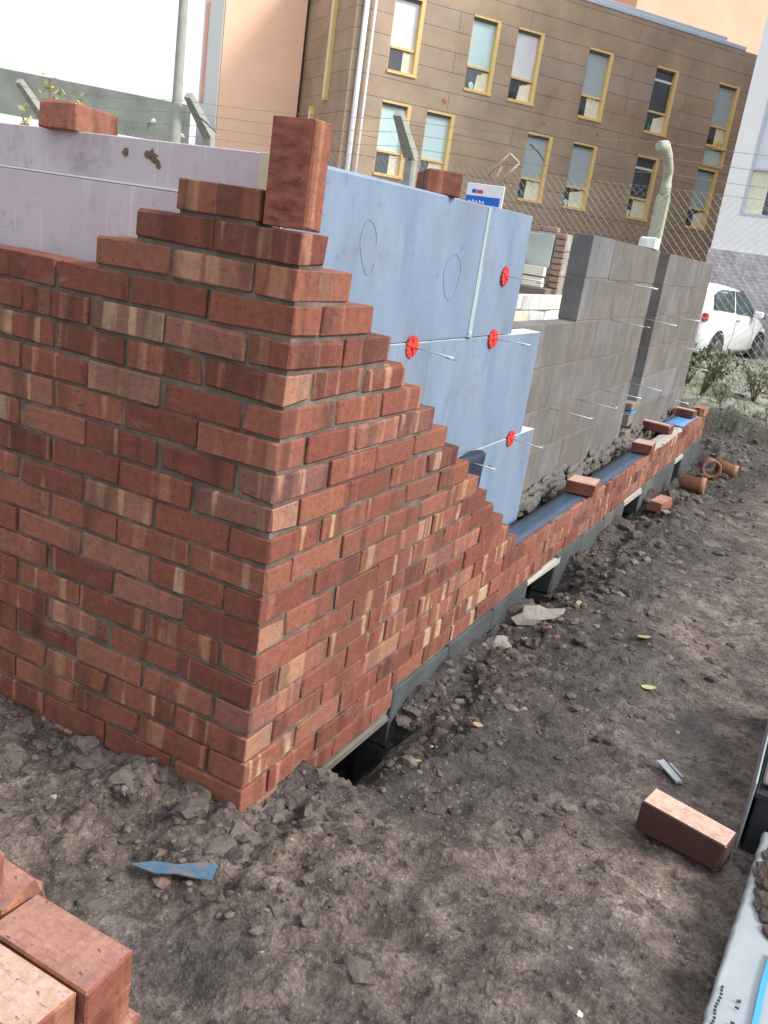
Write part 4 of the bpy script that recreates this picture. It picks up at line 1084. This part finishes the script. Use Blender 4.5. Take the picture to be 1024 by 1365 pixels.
b = MB(); b.sbox((-.03, -.06, -.3), (18, -.004, 2.09), bev=.004); bpart(b, 'plinth', M['plinth'], wb)
SDEP = 1.9
sl = Vector(P0) - N_ * 3.0 + Vector((0, 0, -1.4))
def u_at(px_u): return px_u
sb_ = simple_building('pale salmon rendered building left of the brown apartment block', tuple(sl), -6.62, -4.6, SDEP, 13, 'salmon', [])
b = MB(); b.sbox((-6.66, .03, -.2), (-6.625, SDEP, 12), bev=.01); bpart(b, 'white_corner', M['roof_white'], sb_)
b = MB(); b.sbox((-6.70, SDEP - .55, 3.9), (-6.663, SDEP - .35, 6.2), bev=.01); bpart(b, 'vent_pipe', M['salmon_red'], sb_)
sr = Vector(P0) - N_ * 14 + Vector((0, 0, -1.4))
simple_building('tall salmon red building rising behind the brown apartment block roof', tuple(sr), 13.8, 30, 8, 15, 'salmon_red', [])
# grey-green industrial shed with pale wall in front, at the far left
SHL = 4.0
sh = empty('industrial_shed', (-15, 12, -1.4)); tag(sh, 'long low grey-green shed under the white sky at the left', 'building')
dr_ = D_.copy(); a0 = Vector((-16.05, 12.36, 0)); a1 = a0 + dr_ * SHL; nr = Vector((-dr_.y, dr_.x, 0))
a0 = a0 - dr_ * 8
def quadbox(mb, p, q, nrm, dep, z0, z1):
    e = nrm * dep; pts = [p, q, q + e, p + e]; mb.prism([(v.x, v.y, z0) for v in pts], (0, 0, z1 - z0))
b = MB(); quadbox(b, a0, a1, nr, 6, -1.6, 2.10); b.build('wall', M['shed'], sh, recalc=True, loc=(-15, 12, -1.4))
b = MB()
for t, z, s in ((.93, 1.62, .09), (.985, 1.42, .09)):
    p = a0.lerp(a1, t); b.blob((p.x + .05, p.y - .05, z), s, 1, 0, t * 9, (1, .3, .55), .3)
b.build('white_lamp', M['roof_white'], sh, loc=(-15, 12, -1.4))
b = MB(); off = Vector((dr_.y, -dr_.x, 0)) * 1.2
quadbox(b, a0 + off, a1 + off + dr_ * .6, nr, .25, -1.6, 1.16)
tag(b.build('low_white_wall', M['roof_white'], recalc=True, loc=(-14, 12, -1.4)), 'low white wall in front of the grey-green shed at the left', 'wall')

# shrub above the left brick
def shrub(label, c, h, spread, nleaf, mat, seed, name='shrub', leafk=1.):
    rs = random.Random(seed); e = empty(name, c); tag(e, label, 'plant')
    st_ = MB(); lf = MB()
    for k in range(7):
        a = rs.uniform(0, 6.28); tip = Vector((c[0] + math.cos(a) * spread * rs.uniform(.3, 1), c[1] + math.sin(a) * spread * rs.uniform(.3, 1), c[2] + h * rs.uniform(.65, 1)))
        p0 = Vector(c); mid = p0.lerp(tip, .5) + Vector((0, 0, .08 * h)); st_.tube([p0, mid, tip], [.02 * h, .014 * h, .006 * h], 4)
        for j in range(nleaf):
            t = rs.uniform(.3, 1.05); p = p0.lerp(mid, min(1, t * 2)) if t < .5 else mid.lerp(tip, (t - .5) * 2)
            p = p + Vector([rs.gauss(0, .06 * h * leafk) for _ in range(3)]); s = rs.uniform(.03, .07) * h * leafk
            d1 = Vector([rs.uniform(-1, 1) for _ in range(3)]).normalized(); d2 = d1.cross(Vector([rs.uniform(-1, 1) for _ in range(3)])).normalized()
            lf.poly([p - d1 * s, p + d2 * s * .5, p + d1 * s, p - d2 * s * .5])
    st_.build('stem', M['stem'], e, loc=c); lf.build('foliage', M[mat], e, loc=c); return e
shrub('wispy shrub with pale yellow leaves behind the brick on the left foam board', (-13.6, 11.5, -1.3), 3.45, .75, 60, 'leaf_pale', 3, leafk=.42)
for i, (x, y, h, lab, mt) in enumerate([(-.30, 8.1, .50, 'tall green weed beside the far end of the block wall', 'leaf_green'), (.18, 8.5, .42, 'bushy green weed on the verge right of the tall one', 'leaf_green'),
        (-.05, 7.7, .25, 'small dark weed right behind the far wall corner', 'leaf_green'), (.62, 8.9, .30, 'pale green tuft near the right edge of the verge', 'leaf_pale'), (-.62, 9.2, .55, 'weed growing below the rear wheel of the white car', 'leaf_green')]):
    shrub(lab, (x, y, gz(x, y) - .02), h, h * .7, 45, mt, 20 + i, 'weed')
# grass on the verge
gr = MB(); rg = random.Random(9)
gp_ = [(rg.uniform(-2.2, 4.), 7.35 + 9 * rg.random() ** 1.4) for i in range(5200)]
gz_ = ground_h([p[0] for p in gp_], [p[1] for p in gp_])
for (x, y), z in zip(gp_, gz_):
    if noise.noise(Vector((x * 1.3, y * 1.1, 3))) < -.05: continue
    z = float(z); a = rg.uniform(0, 6.28); h = rg.uniform(.03, .10); w = .008
    gr.poly([(x - w * math.cos(a), y - w * math.sin(a), z - .01), (x + w * math.cos(a), y + w * math.sin(a), z - .01), (x + rg.uniform(-.04, .04), y + rg.uniform(-.04, .04), z + h)])
tag(gr.build('grass', mat_simple('grass_blades', (.15, .18, .085), .8, .4, 2, 0)), 'rough short grass on the verge between the trench and the car', 'grass', kind='stuff')

# ------------------------------------------------------------------ white hatchback
def make_car(label, loc, rz, paint, H=1.50, Lc=3.75, name='parked_car'):
    e = empty(name, (0, 0, 0)); tag(e, label, 'car')
    W = .82; xr, xf = -.72, 3.02      # rear bumper, front bumper relative to the rear axle
    # side profile (x, z) lower body and upper; cross sections along x
    secs = [ # x, half-width, z_bottom, z_belt, z_roof, half roof
        (-.72, .66, .36, .82, .84, .60), (-.66, .74, .25, .92, 1.02, .60), (-.55, .79, .22, .98, 1.30, .60), (-.38, .81, .22, 1.0, 1.44, .60), (0., .83, .22, 1.01, 1.50, .60),
        (.5, .83, .20, 1.0, 1.52, .61), (1.1, .83, .20, .98, 1.50, .61), (1.5, .83, .20, .97, 1.42, .60), (1.95, .82, .20, .95, 1.16, .62), (2.25, .81, .22, .92, .955, .66), (2.6, .79, .22, .84, .87, .62), (2.85, .74, .24, .74, .77, .58), (3.0, .62, .34, .62, .64, .5)]
    mb = MB(); rows = []
    for x, hw, zb, zs, zr, hr in secs:
        half = [(hw * .86, zb), (hw, zb + .12), (hw * 1.01, (zb + zs) / 2), (hw * .985, zs - .03), (hw * .95, zs), (lerp(hw * .95, hr, .5), lerp(zs, zr, .55)), (hr, zr - .05 * min(1, (zr - zs) * 4)), (hr * .6, zr), (0, zr + .012)]
        pr = [(x, y, z) for y, z in half] + [(x, -y, z) for y, z in half[::-1][1:]]
        rows.append([len(mb.v) + i for i in range(len(pr))]); mb.v += pr
    n = len(rows[0])
    for i in range(len(rows) - 1):
        for k in range(n - 1):
            side = k in (4, 5) or k in (n - 6, n - 7) + ()
            mb.face([rows[i][k], rows[i][k + 1], rows[i + 1][k + 1], rows[i + 1][k]], sm=True)
        mb.face([rows[i][n - 1], rows[i][0], rows[i + 1][0], rows[i + 1][n - 1]])
    mb.face(rows[0]); mb.face(rows[-1][::-1])
    body = mb.build('body', paint, e, recalc=True)
    # cut wheel arches visually: dark arch liners + wheels
    for (ax_, ay) in ((0, -1), (2.45, -1), (0, 1), (2.45, 1)):
        b = MB(); n_ = 24; r_ = .37
        pts = [(ax_ + r_ * math.cos(t), ay * .838, .31 + r_ * math.sin(t)) for t in [math.pi * 2 * k / n_ for k in range(n_)] if .31 + r_ * math.sin(t) > .17]
        b.prism(pts, (0, -ay * .12, 0)); b.build('wheel_arch', M['black'], e, recalc=True)
        w = MB(); w.tube([(ax_, ay * .66, .31), (ax_, ay * .69, .31), (ax_, ay * .845, .31), (ax_, ay * .865, .31)], [.29, .315, .315, .285], 26)
        wo = w.build('wheel', M['tyre'], e)
        w = MB(); w.tube([(ax_, ay * .85, .31), (ax_, ay * .873, .31)], [.20, .185], 20)
        for k in range(5):
            t = k * 2 * math.pi / 5; w.box((ax_ + .1 * math.cos(t), ay * .876, .31 + .1 * math.sin(t)), (.17, .012, .035), rot=Matrix.Rotation(-t, 3, 'Y'), bev=.003)
        w.build('rim', M['rim'], wo)
    for ay in (-1, 1):
        def pane(pts, name='window', mat=M['car_glass']):
            b = MB(); b.prism(pts, (0, -ay * .02, 0)); return b.build(name, mat, e, recalc=True)
        def sy(z, x): # half width at height z
            t = (z - 1.0) / .48; return ay * (lerp(.795, .640, min(1, max(0, t))) + .012)
        pane([(x, sy(z, x), z) for x, z in ((.78, 1.01), (1.86, .985), (1.80, 1.08), (1.52, 1.30), (1.32, 1.40), (.86, 1.43))])
        pane([(x, sy(z, x), z) for x, z in ((-.40, 1.06), (.66, 1.02), (.74, 1.43), (.0, 1.42), (-.30, 1.33))])
        b = MB(); b.box((1.70, ay * .93, 1.03), (.14, .20, .14), bev=.04); b.build('mirror', paint, e)
        b = MB(); b.box((1.78, ay * .91, 1.01), (.05, .26, .10), bev=.02); b.build('mirror_mount', M['black'], e)
        b = MB(); b.box((.86, ay * .845, .88), (.17, .02, .03), bev=.008); b.build('handle', M['chrome'], e)
        b = MB(); b.box((-.66, ay * .735, .90), (.13, .10, .16), bev=.03); b.build('tail_light', M['tail'], e)
        b = MB(); b.box((2.78, ay * .70, .66), (.26, .12, .14), bev=.04); b.build('headlight', M['sky_glass'], e)
        b = MB(); b.tube([(.74, ay * .842, .98), (.72, ay * .848, .6), (.60, ay * .838, .33)], .004, 4); b.tube([(1.86, ay * .825, .94), (1.90, ay * .843, .6), (1.84, ay * .838, .33)], .004, 4); b.build('door_gap', M['black'], e)
        b = MB(); b.box((1.22, ay * .835, .245), (1.60, .02, .05), bev=.006); b.build('sill', M['black'], e)
    b = MB(); b.prism([(-.56, -.56, 1.05), (-.56, .56, 1.05), (-.43, .52, 1.38), (-.43, -.52, 1.38)], (-.09, 0, .01)); b.build('rear_window', M['car_glass'], e, recalc=True)
    b = MB(); b.prism([(2.22, -.62, .975), (2.22, .62, .975), (1.55, .54, 1.42), (1.55, -.54, 1.42)], (.03, 0, .03)); b.build('windscreen', M['car_glass'], e, recalc=True)
    b = MB(); b.box((-.735, 0, .58), (.02, .52, .12), bev=.004); b.build('number_plate', mat_simple('plate', (.7, .6, .1), .4, .05, 5, 0), e)
    e.location = loc; e.rotation_euler = (0, 0, rz); e.scale = (.93, .93, .93); return e
rz_car = math.atan2(17.76 - 15.57, -.86 + 1.32)
nrm = Vector((math.sin(rz_car), -math.cos(rz_car), 0))   # toward the near side
make_car('white hatchback parked by the brick base of the white building', Vector((-1.32, 15.57, -1.35)) - nrm * .82 + Vector((0.11, 0, -.085)), rz_car, M['car_paint'])
make_car('dark blue car cut off by the right edge beyond the white one', Vector((.35, 19.2, -1.38)), rz_car + .15, M['car_blue'])

# ------------------------------------------------------------------ camera
cam = bpy.data.cameras.new('camera'); co = bpy.data.objects.new('camera', cam); COL.objects.link(co)
Rm = ((0.86955396, 0.47327597, 0.14101689), (-0.26235764, 0.20080427, 0.94384645), (0.41838305, -0.85772227, 0.29877771))
mw = Matrix([[Rm[j][i] for j in range(3)] + [(1.01061217, -1.52880289, 0.0262821)[i]] for i in range(3)] + [[0, 0, 0, 1]])
co.matrix_world = mw
cam.sensor_fit = 'HORIZONTAL'; cam.sensor_width = 36; cam.lens = 1183.76 / 1024 * 36; cam.clip_start = .05; cam.clip_end = 1000
S.camera = co

# ------------------------------------------------------------------ light
SUN_EL, SUN_AZ = math.radians(40), math.radians(82)     # azimuth measured from +y towards +x
w = bpy.data.worlds.new('World'); S.world = w; w.use_nodes = True
nt = w.node_tree; bg = nt.nodes['Background']
sky = nt.nodes.new('ShaderNodeTexSky'); sky.sky_type = 'NISHITA'; sky.sun_disc = False
sky.sun_elevation = SUN_EL; sky.sun_rotation = SUN_AZ; sky.dust_density = 3.; sky.air_density = 1.2
tc = nt.nodes.new('ShaderNodeTexCoord'); nz_ = nt.nodes.new('ShaderNodeTexNoise'); nz_.inputs['Scale'].default_value = 2.2; nz_.inputs['Detail'].default_value = 6
mp = nt.nodes.new('ShaderNodeMapping'); mp.inputs['Scale'].default_value = (1, 1, 2.5); nt.links.new(tc.outputs['Generated'], mp.inputs[0]); nt.links.new(mp.outputs[0], nz_.inputs[0])
cr_ = nt.nodes.new('ShaderNodeValToRGB'); cr_.color_ramp.elements[0].position = .30; cr_.color_ramp.elements[0].color = (.70,) * 3 + (1,); cr_.color_ramp.elements[1].position = .6; cr_.color_ramp.elements[1].color = (.92,) * 3 + (1,)
nt.links.new(nz_.outputs['Fac'], cr_.inputs[0])
mx = nt.nodes.new('ShaderNodeMix'); mx.data_type = 'RGBA'; nt.links.new(cr_.outputs[0], mx.inputs[0]); nt.links.new(sky.outputs[0], mx.inputs[6]); mx.inputs[7].default_value = (8.2, 8.5, 9.0, 1)
# clouds are brighter on the sun's side
vm = nt.nodes.new('ShaderNodeVectorMath'); vm.operation = 'DOT_PRODUCT'; nt.links.new(tc.outputs['Generated'], vm.inputs[0]); vm.inputs[1].default_value = (math.sin(math.radians(60)) * .8, math.cos(math.radians(60)) * .8, .6)
mr = nt.nodes.new('ShaderNodeMapRange'); mr.inputs[1].default_value = -.6; mr.inputs[2].default_value = 1.; mr.inputs[3].default_value = .55; mr.inputs[4].default_value = 1.45; nt.links.new(vm.outputs['Value'], mr.inputs[0])
vs = nt.nodes.new('ShaderNodeVectorMath'); vs.operation = 'SCALE'; vs.inputs[0].default_value = (8.2, 8.5, 9.0); nt.links.new(mr.outputs[0], vs.inputs[3]); nt.links.new(vs.outputs[0], mx.inputs[7])
nt.links.new(mx.outputs[2], bg.inputs['Color']); bg.inputs['Strength'].default_value = .115
sl_ = bpy.data.lights.new('sun', 'SUN'); sl_.energy = 2.3; sl_.angle = math.radians(14); sl_.color = (1., .93, .84)
so = bpy.data.objects.new('sun', sl_); COL.objects.link(so)
sd = Vector((math.sin(SUN_AZ) * math.cos(SUN_EL), math.cos(SUN_AZ) * math.cos(SUN_EL), math.sin(SUN_EL)))
so.rotation_euler = sd.to_track_quat('Z', 'Y').to_euler()
S.view_settings.view_transform = 'Standard'; S.view_settings.look = 'None'; S.view_settings.gamma = 1; S.view_settings.exposure = .63
